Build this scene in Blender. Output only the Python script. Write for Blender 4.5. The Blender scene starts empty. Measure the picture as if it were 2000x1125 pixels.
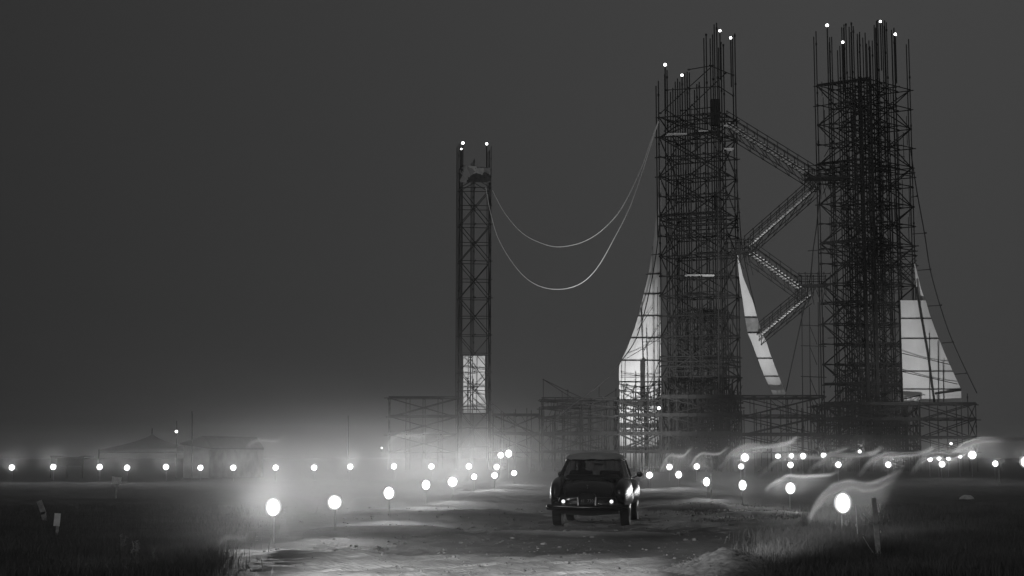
import bpy, math, random
from mathutils import Vector, noise, Matrix
R = math.radians
rnd = random.Random(7)
# ---------------------------------------------------------------- camera, world, exposure
F = 2973.0; HOR = 893.0; CH = 1.37
TH = math.atan((HOR-562.5)/F)
sc = bpy.context.scene
col = sc.collection
cam_d = bpy.data.cameras.new('camera'); cam = bpy.data.objects.new('camera', cam_d); col.objects.link(cam)
cam.location = (0, 0, CH); cam.rotation_euler = (math.pi/2+TH, 0, 0)
cam_d.sensor_width = 36; cam_d.lens = 36*F/2000; cam_d.clip_end = 9000; cam_d.clip_start = .1
sc.camera = cam
world = bpy.data.worlds.new("World"); sc.world = world; world.use_nodes = True
wn = world.node_tree.nodes; wl = world.node_tree.links
bg = wn['Background']
tc = wn.new('ShaderNodeTexCoord'); sp = wn.new('ShaderNodeSeparateXYZ'); wl.new(tc.outputs['Generated'], sp.inputs[0])
mr = wn.new('ShaderNodeMapRange'); mr.inputs['From Min'].default_value = -.38; mr.inputs['From Max'].default_value = .2
mr.inputs['To Min'].default_value = .024; mr.inputs['To Max'].default_value = .0475
wl.new(sp.outputs['X'], mr.inputs['Value'])
wz = wn.new('ShaderNodeMapRange'); wz.inputs['From Min'].default_value = 0; wz.inputs['From Max'].default_value = .3
wz.inputs['To Min'].default_value = .86; wz.inputs['To Max'].default_value = 1.1
wl.new(sp.outputs['Z'], wz.inputs['Value'])
wm = wn.new('ShaderNodeMath'); wm.operation = 'MULTIPLY'; wl.new(mr.outputs[0], wm.inputs[0]); wl.new(wz.outputs[0], wm.inputs[1])
wl.new(wm.outputs[0], bg.inputs['Color']); bg.inputs['Strength'].default_value = 1.0
sc.view_settings.view_transform = 'Standard'; sc.view_settings.look = 'None'
sc.view_settings.exposure = 0; sc.view_settings.gamma = 1
sd = bpy.data.lights.new('fill_sun', 'SUN'); sd.energy = .22; sd.angle = R(3); sun = bpy.data.objects.new('fill_sun', sd); col.objects.link(sun)  # weak unseen sun added to light signs, car, fins and post
sun.rotation_euler = Vector((.55, 1, -.62)).to_track_quat('-Z', 'Y').to_euler()
cy = sc.cycles
cy.max_bounces = 4; cy.diffuse_bounces = 2; cy.glossy_bounces = 2; cy.transmission_bounces = 4
cy.transparent_max_bounces = 12; cy.volume_bounces = 0; cy.use_denoising = True
cy.sample_clamp_indirect = 1; cy.sample_clamp_direct = 12; cy.volume_step_rate = 2.0; cy.volume_max_steps = 128
cy.caustics_reflective = False; cy.caustics_refractive = False

def P(px, py, Y):
    u = (px-1000)/F; v = (562.5-py)/F
    y = math.cos(TH)-v*math.sin(TH); z = math.sin(TH)+v*math.cos(TH)
    t = Y/y
    return Vector((u*t, Y, CH+z*t))
def gx(px, Y): return P(px, HOR, Y).x

# ---------------------------------------------------------------- materials
def mat(name, g, rough=.8, metal=0., bump=0., scale=8., var=0., emit=0., coat=0., trans=0.):
    m = bpy.data.materials.new(name); m.use_nodes = True
    nt = m.node_tree; b = nt.nodes['Principled BSDF']
    b.inputs['Base Color'].default_value = (g, g, g, 1); b.inputs['Roughness'].default_value = rough
    b.inputs['Metallic'].default_value = metal
    if coat: b.inputs['Coat Weight'].default_value = coat; b.inputs['Coat Roughness'].default_value = .05
    if emit:
        b.inputs['Emission Color'].default_value = (1, 1, 1, 1); b.inputs['Emission Strength'].default_value = emit
    if bump or var:
        t = nt.nodes.new('ShaderNodeTexCoord'); n = nt.nodes.new('ShaderNodeTexNoise')
        n.inputs['Scale'].default_value = scale; n.inputs['Detail'].default_value = 6
        nt.links.new(t.outputs['Object'], n.inputs['Vector'])
        if var:
            r = nt.nodes.new('ShaderNodeMapRange'); r.inputs['From Min'].default_value = .3; r.inputs['From Max'].default_value = .7
            r.inputs['To Min'].default_value = g*(1-var); r.inputs['To Max'].default_value = g*(1+var)
            nt.links.new(n.outputs['Fac'], r.inputs['Value']); nt.links.new(r.outputs[0], b.inputs['Base Color'])
        if bump:
            bu = nt.nodes.new('ShaderNodeBump'); bu.inputs['Strength'].default_value = bump
            nt.links.new(n.outputs['Fac'], bu.inputs['Height']); nt.links.new(bu.outputs[0], b.inputs['Normal'])
    return m
M = {
 'tube': mat('scaffold steel', .012, .8, 0, var=.4, scale=3),
 'plank': mat('scaffold plank', .014, .9, var=.5, scale=4, bump=.3),
 'palewood': mat('pale step board', .75, .9, var=.3, scale=6),
 'white': mat('white cladding', .6, .85, var=.10, scale=.5, bump=.35),
 'canvas': mat('grey canvas', .05, .9, var=.3, scale=2),
 'darkcanvas': mat('dark canvas', .012, .9, var=.3, scale=2),
 'wall': mat('pale hut wall', .22, .9, var=.3, scale=2),
 'board': mat('painted board', .9, .8, var=.2, scale=9),
 'wood': mat('weathered wood', .45, .9, var=.4, scale=14, bump=.5),
 'cable': mat('pale cable', .75, .6),
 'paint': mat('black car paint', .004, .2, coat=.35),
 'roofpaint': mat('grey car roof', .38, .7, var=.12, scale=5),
 'chrome': mat('chrome', .55, .14, 1.0, bump=.05, scale=20),
 'dullchrome': mat('dull chrome', .12, .35, 1.0),
 'bumper': mat('dark chrome', .03, .2, .8),
 'rubber': mat('tyre rubber', .03, .9, bump=.4, scale=40),
 'cloth': mat('dark seat cloth', .03, .95),
 'skin': mat('skin', .25, .6),
 'hair': mat('dark hair', .01, .6),
 'platebg': mat('number plate black', .012, .5),
 'plateink': mat('number plate ink', .3, .6),
 'tail': mat('lit tail lamp', .8, .3, emit=1.1),
 'lamp': mat('lamp lens', .8, .3, emit=9.0),
 'marker': mat('marker bulb', .8, .3, emit=6.0),
 'halo_bowl': mat('halo bowl', .15, .7),
 'hood': mat('lamp hood', .05, .5, .6),
 'stake': mat('lamp stake', .35, .8, var=.3),
 'grass': mat('dry grass', .10, .9, var=.5, scale=.7),
 'leaf': mat('weed leaf', .22, .8, var=.4, scale=3),
 'rock': mat('pale rock', .5, .9, bump=.6, scale=9, var=.3),
 'rock2': mat('earth clods', .16, .95, var=.5, scale=2),
 'straw': mat('straw and earth', .13, .95, bump=.9, scale=14, var=.5),
}
def glass():
    m = bpy.data.materials.new('window glass'); m.use_nodes = True; nt = m.node_tree; nt.nodes.clear()
    o = nt.nodes.new('ShaderNodeOutputMaterial'); t = nt.nodes.new('ShaderNodeBsdfTransparent'); t.inputs[0].default_value = (.55, .55, .55, 1)
    g = nt.nodes.new('ShaderNodeBsdfGlossy'); g.inputs['Roughness'].default_value = .03
    f = nt.nodes.new('ShaderNodeFresnel'); f.inputs[0].default_value = 1.45; x = nt.nodes.new('ShaderNodeMixShader')
    nt.links.new(f.outputs[0], x.inputs[0]); nt.links.new(t.outputs[0], x.inputs[1]); nt.links.new(g.outputs[0], x.inputs[2])
    nt.links.new(x.outputs[0], o.inputs['Surface']); return m
M['glass'] = glass()

# ---------------------------------------------------------------- mesh helpers
def tag(o, label=None, cat=None, group=None, kind=None):
    if label: o['label'] = label
    if cat: o['category'] = cat
    if group: o['group'] = group
    if kind: o['kind'] = kind
    return o
def empty(name, loc, label=None, cat=None, group=None, rz=0):
    o = bpy.data.objects.new(name, None); col.objects.link(o); o.location = loc; o.rotation_euler = (0, 0, rz)
    o.empty_display_size = .3
    return tag(o, label, cat, group)
class MB:
    def __init__(s): s.v = []; s.f = []
    def tube(s, p, q, r=.045, n=5, r2=None):
        p = Vector(p); q = Vector(q); d = q-p
        if d.length < 1e-6: return
        d.normalize(); u = d.orthogonal().normalized(); w = d.cross(u); k = len(s.v); r2 = r if r2 is None else r2
        for c, rr in ((p, r), (q, r2)):
            for i in range(n):
                a = 2*math.pi*i/n; s.v.append(c+(u*math.cos(a)+w*math.sin(a))*rr)
        for i in range(n): j = (i+1) % n; s.f.append((k+i, k+j, k+n+j, k+n+i))
        s.f.append(tuple(k+i for i in reversed(range(n)))); s.f.append(tuple(k+n+i for i in range(n)))
    def path(s, pts, r=.045, n=6):
        for a, b in zip(pts, pts[1:]): s.tube(a, b, r, n)
    def box(s, c, sx, sy, sz, rz=0, rx=0, ry=0):
        m = Matrix.Rotation(rz, 3, 'Z') @ Matrix.Rotation(ry, 3, 'Y') @ Matrix.Rotation(rx, 3, 'X'); k = len(s.v); c = Vector(c)
        for x in (-.5, .5):
            for y in (-.5, .5):
                for z in (-.5, .5): s.v.append(c+m @ Vector((x*sx, y*sy, z*sz)))
        for f in ((0, 1, 3, 2), (4, 6, 7, 5), (0, 4, 5, 1), (2, 3, 7, 6), (0, 2, 6, 4), (1, 5, 7, 3)): s.f.append(tuple(k+i for i in f))
    def ball(s, c, rx, ry=None, rz=None, n=12, m=8):
        ry = rx if ry is None else ry; rz = rx if rz is None else rz; c = Vector(c); k = len(s.v)
        s.v.append(c+Vector((0, 0, rz)))
        for i in range(1, m):
            t = math.pi*i/m
            for j in range(n):
                a = 2*math.pi*j/n; s.v.append(c+Vector((rx*math.sin(t)*math.cos(a), ry*math.sin(t)*math.sin(a), rz*math.cos(t))))
        s.v.append(c+Vector((0, 0, -rz))); e = len(s.v)-1
        for j in range(n):
            j2 = (j+1) % n; s.f.append((k, k+1+j, k+1+j2)); s.f.append((e, k+1+(m-2)*n+j2, k+1+(m-2)*n+j))
            for i in range(m-2): a = k+1+i*n; s.f.append((a+j, a+n+j, a+n+j2, a+j2))
    def loft(s, rings, caps=True):
        k = len(s.v); n = len(rings[0])
        for r in rings:
            for p in r: s.v.append(Vector(p))
        for i in range(len(rings)-1):
            for j in range(n):
                j2 = (j+1) % n; a = k+i*n; s.f.append((a+j, a+j2, a+n+j2, a+n+j))
        if caps:
            s.f.append(tuple(k+i for i in reversed(range(n)))); e = k+(len(rings)-1)*n; s.f.append(tuple(e+i for i in range(n)))
    def grid(s, rows, thick=None):
        """open sheet; thick = vector offset giving it a real thickness"""
        k = len(s.v); n = len(rows[0]); m = len(rows)
        for r in rows:
            for p in r: s.v.append(Vector(p))
        q = []
        for i in range(m-1):
            for j in range(n-1): q.append((k+i*n+j, k+i*n+j+1, k+(i+1)*n+j+1, k+(i+1)*n+j))
        s.f += q
        if thick is not None:
            t = Vector(thick); k2 = len(s.v); o = k2-k
            for i in range(k, k2): s.v.append(s.v[i]+t)
            for f in q: s.f.append(tuple(i+o for i in reversed(f)))
            per = [k+j for j in range(n)]+[k+i*n+n-1 for i in range(1, m)]+[k+(m-1)*n+j for j in range(n-2, -1, -1)]+[k+i*n for i in range(m-2, 0, -1)]
            for a, b in zip(per, per[1:]+per[:1]): s.f.append((b, a, a+o, b+o))
    def build(s, name, m, parent=None, local=False, smooth=False, subsurf=0, bevel=0):
        me = bpy.data.meshes.new(name); off = Vector((0, 0, 0))
        if parent is not None and not local:
            q = parent
            while q is not None: off += q.location; q = q.parent
        me.from_pydata([tuple(v-off) for v in s.v], [], s.f); me.materials.append(m); me.update()
        if smooth: me.polygons.foreach_set('use_smooth', [True]*len(me.polygons))
        o = bpy.data.objects.new(name, me); col.objects.link(o); o.parent = parent
        if bevel: b = o.modifiers.new('b', 'BEVEL'); b.width = bevel; b.segments = 2
        if subsurf: b = o.modifiers.new('s', 'SUBSURF'); b.levels = b.render_levels = subsurf
        return o
def smooth_path(pts, k=6):
    out = []; n = len(pts)
    for i in range(n-1):
        p0 = pts[max(i-1, 0)]; p1 = pts[i]; p2 = pts[i+1]; p3 = pts[min(i+2, n-1)]
        for j in range(k):
            t = j/k; out.append(.5*((2*p1)+(p2-p0)*t+(2*p0-5*p1+4*p2-p3)*t*t+(3*p1-p0-3*p2+p3)*t**3))
    out.append(pts[-1]); return out

# ---------------------------------------------------------------- terrain
def sstep(a, b, x):
    t = min(max((x-a)/(b-a), 0), 1); return t*t*(3-2*t)
def bump_line(px0, px1, Y, w, h, slope=0.):
    def f(px, x, y):
        c = Y+slope*(px-(px0+px1)/2)/100+.35*noise.noise(Vector((x*.6, Y, 3)))
        e = sstep(px0-40, px0+60, px)*(1-sstep(px1-60, px1+40, px))
        return e*h*math.exp(-((y-c)/w)**2)*(1+.5*noise.noise(Vector((x*1.3, y*.5, Y))))
    return f
LINES = [bump_line(690, 1040, 37, .5, .10), bump_line(600, 900, 28.2, .45, .11), bump_line(500, 760, 21.3, .5, .07),
         bump_line(1255, 1370, 50, .8, .10), bump_line(1250, 1480, 41, .6, .12), bump_line(1380, 1560, 36.5, .5, .08, .5),
         bump_line(940, 1300, 27.0, .45, .07, -.3)]
def terrain(x, y):
    """height, dusty paleness plus painted light"""
    yy = max(y, 12.); px = 1000+x/yy*F
    fade = sstep(10, 16, y)*(1-sstep(70, 110, y))
    h = .07*noise.noise(Vector((x*.12, y*.10, 0)))+.03*noise.noise(Vector((x*.5, y*.35, 5)))
    h += .022*noise.fractal(Vector((x*2.6, y*1.8, 1)), .8, 2.0, 6)
    l = sum(f(px, x, y) for f in LINES); h += l
    # churned earth bank, lower right
    h += .16*math.exp(-((px-1430)/60)**2-((y-19.3)/1.0)**2)
    # tyre ruts crossing the near road on a slant
    s = (y-17.2)-(x+1.2)*.62
    road = sstep(480, 640, px)*(1-sstep(1240, 1330, px))*(1-sstep(20.8, 22.6, y))
    rut = 0
    for c, w in ((-3.6, .2), (-2.4, .12), (-1.5, .22), (-.2, .16), (.7, .2), (1.9, .14), (2.6, .2), (3.7, .2), (4.6, .15)):
        d = (s-c-.12*noise.noise(Vector((x*.8, c, 0))))/w; rut += math.exp(-d*d)
    h -= road*.08*rut; h += road*(.006*math.sin(s*26+2*noise.noise(Vector((x, y, 4))))+.035*noise.noise(Vector((s*5, (x+y*.62)*.35, 2)))+.02*noise.noise(Vector((s*13, (x+y*.62)*.7, 6))))
    dust_and_light = max(min(l*9, 1), road*(.75+.4*noise.noise(Vector((x*1.5, y*1.5, 7)))))  # crests and near road also paled here to imitate raking light
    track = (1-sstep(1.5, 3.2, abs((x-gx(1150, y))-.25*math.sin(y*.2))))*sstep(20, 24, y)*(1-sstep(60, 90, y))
    dust_and_light = max(dust_and_light, .14*track, .08*sstep(500, 700, px)*(1-sstep(1200, 1400, px))*sstep(20, 25, y))
    dust_and_light = max(dust_and_light, .7*math.exp(-((px-1420)/80)**2-((y-18.9)/1.3)**2))
    return h*fade, min(max(dust_and_light, 0), 1)
def gz(x, y): return terrain(x, y)[0]
def ground_y(py): return F*CH/(py-HOR)
def make_ground():
    ts = [-3.2, -1.6, -.9, -.6, -.48]+[(-.40+.80*i/400) for i in range(401)]+[.48, .6, .9, 1.6, 3.2]
    ys = [-200, -60, -10, 5, 11]+[13+1.0*i/8 for i in range(16)]+[15*math.exp(math.log(30/15)*i/300) for i in range(300)]+[30*math.exp(math.log(130/30)*i/200) for i in range(201)]+[150, 200, 300, 500, 900, 1500, 2500]
    v = []; f = []; att = []
    for y in ys:
        for t in ts:
            x = t*max(y, 13.); x = x*(6 if (y < 12 and abs(t) > 1) else 1)
            if 11 < y < 140 and abs(t) < .5: h, d = terrain(x, y)
            else: h, d = 0, 0
            v.append((x, y, h)); att.append(d)
    n = len(ts)
    for i in range(len(ys)-1):
        for j in range(n-1): f.append((i*n+j, i*n+j+1, (i+1)*n+j+1, (i+1)*n+j))
    me = bpy.data.meshes.new('ground'); me.from_pydata(v, [], f)
    me.polygons.foreach_set('use_smooth', [True]*len(me.polygons))
    a = me.attributes.new('dust_and_light', 'FLOAT', 'POINT'); a.data.foreach_set('value', att)
    m = mat('earth', .05, .95); nt = m.node_tree; b = nt.nodes['Principled BSDF']
    at = nt.nodes.new('ShaderNodeAttribute'); at.attribute_name = 'dust_and_light'
    t = nt.nodes.new('ShaderNodeTexCoord'); n1 = nt.nodes.new('ShaderNodeTexNoise'); n1.inputs['Scale'].default_value = 1.6; n1.inputs['Detail'].default_value = 8
    mp = nt.nodes.new('ShaderNodeMapping'); mp.inputs['Rotation'].default_value = (0, 0, R(32)); mp.inputs['Scale'].default_value = (.8, 4, 1)
    nt.links.new(t.outputs['Object'], mp.inputs[0])
    n2 = nt.nodes.new('ShaderNodeTexNoise'); n2.inputs['Scale'].default_value = 6; n2.inputs['Detail'].default_value = 8; n2.inputs['Roughness'].default_value = .7
    nt.links.new(t.outputs['Object'], n1.inputs[0]); nt.links.new(mp.outputs[0], n2.inputs[0])
    def mth(op, a, b_=None):
        q = nt.nodes.new('ShaderNodeMath'); q.operation = op
        for i, w in enumerate((a, b_)):
            if w is None: continue
            if isinstance(w, (int, float)): q.inputs[i].default_value = w
            else: nt.links.new(w, q.inputs[i])
        return q.outputs[0]
    base = mth('MULTIPLY', n1.outputs['Fac'], .07)
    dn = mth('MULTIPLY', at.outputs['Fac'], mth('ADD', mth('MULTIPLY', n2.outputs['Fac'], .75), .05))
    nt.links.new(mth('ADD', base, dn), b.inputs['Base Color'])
    bu = nt.nodes.new('ShaderNodeBump'); bu.inputs['Strength'].default_value = .7; bu.inputs['Distance'].default_value = .06
    nt.links.new(mth('ADD', n2.outputs['Fac'], n1.outputs['Fac']), bu.inputs['Height']); nt.links.new(bu.outputs[0], b.inputs['Normal'])
    me.materials.append(m); o = bpy.data.objects.new('ground', me); col.objects.link(o)
    tag(o, 'rutted bare earth field with pale dusty strips, raking light painted in, and tyre tracks', 'ground', kind='structure')
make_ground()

# ---------------------------------------------------------------- scaffolding
def coupler(mb, p, r=.1): mb.box(p, r*1.5, r*1.5, r*1.3, rz=rnd.random())
def zlev(py, Y): return P(1500, py, Y).z
def scaffold(name, label, cat, N, a, b, nx, ny, wx, wy, levels, top, doubles=True, xb=2, decks=(), rails=(), tube=.062,
             interior=True, skip=None, group=None, overhang=.25, parent=None, face_all=False):
    """N near corner on the ground, a / b unit directions in plan; parts: upright, ledger_frame, cross_brace, deck"""
    root = empty(name, N, label, cat, group)
    up = Vector((0, 0, 1)); sa = wx/nx; sb = wy/ny
    for i in range(nx+1):
        for j in range(ny+1):
            if not interior and 0 < i < nx and 0 < j < ny: continue
            p = N+a*(i*sa)+b*(j*sb)
            if 0 < i < nx or 0 < j < ny: p = p+a*rnd.uniform(-.3, .3)*(1 if 0 < i < nx else 0)*sa+b*rnd.uniform(-.3, .3)*(1 if 0 < j < ny else 0)*sb
            if skip and skip(i, j): continue
            zt = top(p, i, j); mb = MB(); lean = Vector((rnd.uniform(-.04, .04), rnd.uniform(-.04, .04), 0))
            mb.tube(p, p+up*zt+lean, tube)
            if doubles: mb.tube(p+a*.25, p+a*.25+up*(zt-rnd.uniform(.1, .6))+lean, tube)
            z = rnd.uniform(2, 5)
            while z < zt: mb.tube(p+up*z+lean*(z/zt), p+up*(z+.22)+lean*(z/zt), tube*1.7); z += 5
            mb.build('upright', M['tube'], root)
    for k, z in enumerate(levels):
        mb = MB()
        for dz in ((0,) if k not in rails else (0, -.95, -.5)):
            for j in range(ny+1):
                if dz and 0 < j < ny: continue
                o1, o2 = rnd.uniform(0, overhang*2), rnd.uniform(0, overhang*2)
                mb.tube(N+b*(j*sb)-a*o1+up*(z+dz+rnd.uniform(-.04, .04)), N+b*(j*sb)+a*(wx+o2)+up*(z+dz+rnd.uniform(-.04, .04)), tube)
            for i in range(nx+1):
                if dz and 0 < i < nx: continue
                o1, o2 = rnd.uniform(0, overhang), rnd.uniform(0, overhang)
                mb.tube(N+a*(i*sa)-b*o1+up*(z+dz+.09), N+a*(i*sa)+b*(wy+o2)+up*(z+dz+.09), tube)
        for i in range(nx+1):
            for j in range(ny+1):
                if interior or i in (0, nx) or j in (0, ny): coupler(mb, N+a*(i*sa)+b*(j*sb)+up*z, tube*2.1)
        mb.build('ledger_frame', M['tube'], root)
    nb = 0
    for k in range(0, len(levels)-1, xb):
        z0 = levels[k]; z1 = levels[min(k+xb, len(levels)-1)]
        if z1-z0 < .5: continue
        faces = [(N, a, wx), (N, b, wy), (N+b*wy, a, wx), (N+a*wx, b, wy)]
        if face_all: faces += [(N+b*(wy*.5), a, wx), (N+a*(wx*.5), b, wy), (N+b*(wy*.25), a, wx)]
        for q, d, w in faces:
            mb = MB(); e = .06
            mb.tube(q-d*e+up*(z0-e), q+d*(w+e)+up*(z1+e), tube*1.1)
            mb.tube(q+d*(w+e)+up*(z0-e), q-d*e+up*(z1+e), tube*1.1)
            coupler(mb, q+d*(w*.5)+up*((z0+z1)*.5), tube*2)
            if nb < 96: mb.build('cross_brace', M['tube'], root); nb += 1
    for d in decks:
        k, f0, f1 = d[:3]; toe = d[3] if len(d) > 3 else .0; z = levels[k]+.2
        mb = MB(); L = wx*(f1-f0); ang = math.atan2(a.y, a.x)
        for t in range(4):
            c = N+a*(wx*(f0+f1)/2)+b*(.14+.28*t)+up*z
            mb.box(c, L*rnd.uniform(.96, 1.03), .25, .05, rz=ang)
        if toe: mb.box(N+a*(wx*(f0+f1)/2)-b*.03+up*(z-toe*.35), L, .04, toe, rz=ang)
        mb.build('deck', M['plank'], root)
    return root
def clutter(root, N, a, b, wx, wy, z0, z1, n, name='loose_tubes', tube=.035, L=(1.5, 4.5)):
    mb = MB()
    for _ in range(n):
        l = rnd.uniform(*L); k = rnd.random(); l = min(l, wx*.8, z1-z0); u0 = rnd.uniform(0, wx); v0 = rnd.uniform(0, wy)
        if .45 <= k < .6: u0 = rnd.uniform(0, wx-l)
        elif .6 <= k < .7: l = min(l, wy*.7); v0 = rnd.uniform(0, wy-l)
        p = N+a*u0+b*v0+Vector((0, 0, rnd.uniform(z0, z1)))
        if k < .45: d = Vector((0, 0, 1))
        elif k < .6: d = a
        elif k < .7: d = b
        else: d = ((a*(1 if u0 < wx/2 else -1) if rnd.random() < .6 else b*(1 if v0 < wy/2 else -1))*rnd.uniform(.4, 1.2)+Vector((0, 0, 1))).normalized()
        q = p+d*l
        if q.z > z1: q.z = z1
        mb.tube(p, q, tube)
    o = mb.build(name, M['tube'], root); o['kind'] = 'stuff'; return o
def near(lst):
    def f(px): return min(lst, key=lambda t: abs(t[0]-px))[1]
    return f
def topfn(lst, Y0):
    nf = near(lst)
    def f(p, i, j):
        px = 1000+p.x/p.y*F*math.cos(TH)*.985
        return P(px, nf(px)+rnd.uniform(-3, 5), p.y).z
    return f
up = Vector((0, 0, 1))
# --- tower 1 (middle)
Y1 = 147.5; r1 = R(22)
N1 = Vector((gx(1413, Y1), Y1, 0)); a1 = Vector((-math.cos(r1), math.sin(r1), 0)); b1 = Vector((math.sin(R(32)), math.cos(R(32)), 0))
zr = zlev(455, Y1)
lev1 = [zr-2*k for k in range(11, 0, -1)]+[zr+2*k for k in range(0, 7)]; lev1 = [z for z in lev1 if z > .6]
tops1 = [(1287, 160), (1299, 133), (1315, 172), (1328, 150), (1344, 141), (1371, 160), (1387, 68), (1401, 45), (1413, 87), (1425, 65)]
T1 = scaffold('scaffold_tower', 'tall square scaffold tower with ragged slanting top, between the thin mast and the right tower', 'scaffold tower',
              N1, a1, b1, 4, 2, 6.07, 4.3, lev1, topfn(tops1, Y1), xb=2, decks=[(len(lev1)-2, .0, .5), (len(lev1)-2, .6, .95), (10, .1, .45), (7, 0, .4), (8, .3, .6), (12, 0, 1, .12)], rails=(3, 5, 12))
mb = MB()
for (x0, y0, x1, y1) in ((1290, 221, 1392, 128), (1299, 256, 1417, 143), (1387, 128, 1432, 147), (1345, 136, 1392, 128), (1303, 176, 1404, 169), (1330, 216, 1404, 208), (1404, 169, 1432, 187), (1302, 215, 1380, 268), (1352, 205, 1392, 250)):
    mb.tube(P(x0, y0, Y1+2), P(x1, y1, Y1+.5), .05)
    coupler(mb, P(x0, y0, Y1+2), .11); coupler(mb, P(x1, y1, Y1+.5), .11)
mb.build('top_brace', M['tube'], T1)
for x0, x1, y, Yd in ((1303, 1340, 262, 148.5), (1366, 1396, 257, 148), (1414, 1424, 246, 148.5), (1414, 1432, 291, 148.5), (1370, 1400, 493, 148.5), (1340, 1395, 538, 148)):
    mb = MB(); A = P(x0, y, Yd); B = P(x1, y-2, Yd)
    for t in range(5): mb.box((A+B)/2+Vector((rnd.uniform(-.1, .1), .26*t, 0)), (B-A).length, .23, .06)
    mb.build('lit_boards', M['palewood'], T1)  # pale wood stands in for light on the deck undersides
mb = MB(); mb.box(P(1397, 220, Y1+1), .9, .8, 2.6); mb.build('hoist_cage', M['plank'], T1)
clutter(T1, N1, a1, b1, 6, 4.2, 8, 16, 260); clutter(T1, N1, a1, b1, 6, 4.2, 14, 36, 60)
clutter(T1, N1+a1*-.3, a1, b1, 6.6, 4.4, .2, 9, 420, L=(1.2, 4))
mb = MB(); pp = [P(1402, 250, 146.6), P(1404, 900, 146.6)]
mb.tube(pp[0], pp[1], .035); mb.build('pipe', M['canvas'], T1)
# --- tower 2 (right)
Y2 = 147.0; r2 = R(33)
N2 = Vector((gx(1712, Y2), Y2, 0)); a2 = Vector((-math.cos(r2), math.sin(r2), 0)); b2 = Vector((math.sin(R(50)), math.cos(R(50)), 0))
zr2 = zlev(233, Y2); lev2 = [zr2-2*k for k in range(19, 0, -1)]+[zr2, zr2+2, zr2+4]; lev2 = [z for z in lev2 if z > .6]
tops2 = [(1593, 60), (1608, 57), (1627, 73), (1643, 90), (1656, 50), (1670, 48), (1688, 64), (1703, 80), (1720, 42), (1735, 40), (1751, 55), (1766, 72)]
T2 = scaffold('scaffold_tower', 'tallest and densest scaffold tower, on the right, topped by a crown of bare poles', 'scaffold tower',
              N2, a2, b2, 4, 3, 5.15, 7.1, lev2, topfn(tops2, Y2), xb=2, face_all=True, tube=.056,
              decks=[(len(lev2)-1, 0, 1, .15), (len(lev2)-5, 0, 1, .1), (10, 0, 1, .2), (7, .3, 1), (3, 0, 1, .2), (14, .4, 1)], rails=(10, 14))
clutter(T2, N2, a2, b2, 5.15, 7.1, 8, 39, 300, L=(2, 5)); clutter(T2, N2, a2, b2, 5.15, 7.1, .2, 10, 300)
for px in (1698, 1717):
    mb = MB(); p = Vector((gx(px, 146.6), 146.6, 0))
    for dx, dy in ((0, 0), (.17, .02), (.09, .17)): mb.tube(p+Vector((dx, dy, 0)), p+Vector((dx, dy, 0))+up*(P(px, 150, 146.6).z), .07)
    mb.build('mast_leg', M['tube'], T2)
# long stair-like diagonals seen across the right tower
mb = MB()
for o in (0, .7, 1.3, 1.9):
    mb.tube(P(1640, 385, 148)+up*-o, P(1790, 525, 151)+up*-o, .05); mb.tube(P(1650, 640, 148)+up*-o, P(1790, 500, 152)+up*-o*.6, .04)
    mb.tube(P(1610, 560, 150)+up*-o, P(1780, 740, 151)+up*-o, .05); mb.tube(P(1650, 770, 150)+up*-o, P(1760, 690, 152)+up*-o, .045)
mb.build('long_brace', M['tube'], T2)
def ribs(root, curve, ties, Y, Yt, name='curved_rib'):
    mb = MB(); pts = smooth_path([P(x, y, Y) for x, y in curve]); mb.path(pts, .05); mb.build(name, M['tube'], root)
    for (x0, x1, y) in ties:
        mb = MB(); mb.tube(P(x0, y, Yt), P(x1, y-2, Y), .04); coupler(mb, P(x1-2, y-2, Y), .1); mb.build('tie_pole', M['tube'], root)
ribs(T2, [(1778, 290), (1791, 375), (1806, 458), (1817, 527), (1837, 600), (1862, 670), (1908, 768)], [(1780, 1793, 385), (1782, 1810, 457), (1793, 1819, 528), (1811, 1840, 598), (1840, 1863, 670), (1863, 1889, 731)], 150, 151)
ribs(T2, [(1602, 372), (1595, 440), (1588, 490), (1582, 545), (1562, 640), (1535, 765)], [(1578, 1610, 490)], 149, 150)
ribs(T1, [(1437, 330), (1444, 420), (1449, 480), (1462, 545), (1475, 600)], [(1433, 1446, 417), (1436, 1450, 470)], 150, 150)
ribs(T1, [(1288, 440), (1281, 500), (1270, 560), (1256, 620), (1238, 670), (1208, 712), (1190, 735), (1150, 768), (1100, 805), (1060, 845)],
     [(1272, 1290, 498), (1262, 1290, 536), (1272, 1290, 574)], 146, 148)
# --- small tower
Y3 = 163.0; r3 = R(-5)
N3 = Vector((gx(958, Y3), Y3, 0)); a3 = Vector((-math.cos(r3), math.sin(r3), 0)); b3 = Vector((math.sin(r3), math.cos(r3), 0))
z3 = zlev(438, Y3)
lev3 = [z3+2*k for k in range(-12, 4)]; lev3 = [z for z in lev3 if z > .6]
tops3 = [(897, 282), (903, 290), (928, 310), (953, 286), (958, 288)]
T3 = scaffold('scaffold_tower', 'thin tall scaffold mast standing alone left of the big towers', 'scaffold tower', N3, a3, b3, 2, 1, 3.35, 2.6,
              lev3, topfn(tops3, Y3), xb=2, overhang=.15, tube=.04)
mb = MB()
for o in (0, .12): mb.tube(Vector((gx(899, Y3+1), Y3+1, 0))+Vector((o, 0, 0)), Vector((gx(899, Y3+1)+o, Y3+1, P(899, 345, Y3).z)), .055)
mb.build('mast_leg', M['tube'], T3)
mb = MB(); rows = []
for y, dy in ((322, 6), (330, 5), (340, 3), (348, 1), (356, 0)):
    rows.append([P(x, y+dy*(x-898)/62, Y3-.3+.12*math.sin(x*.5+y)) for x in range(898, 962, 6)])
mb.grid(rows, (0, .03, 0))
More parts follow.
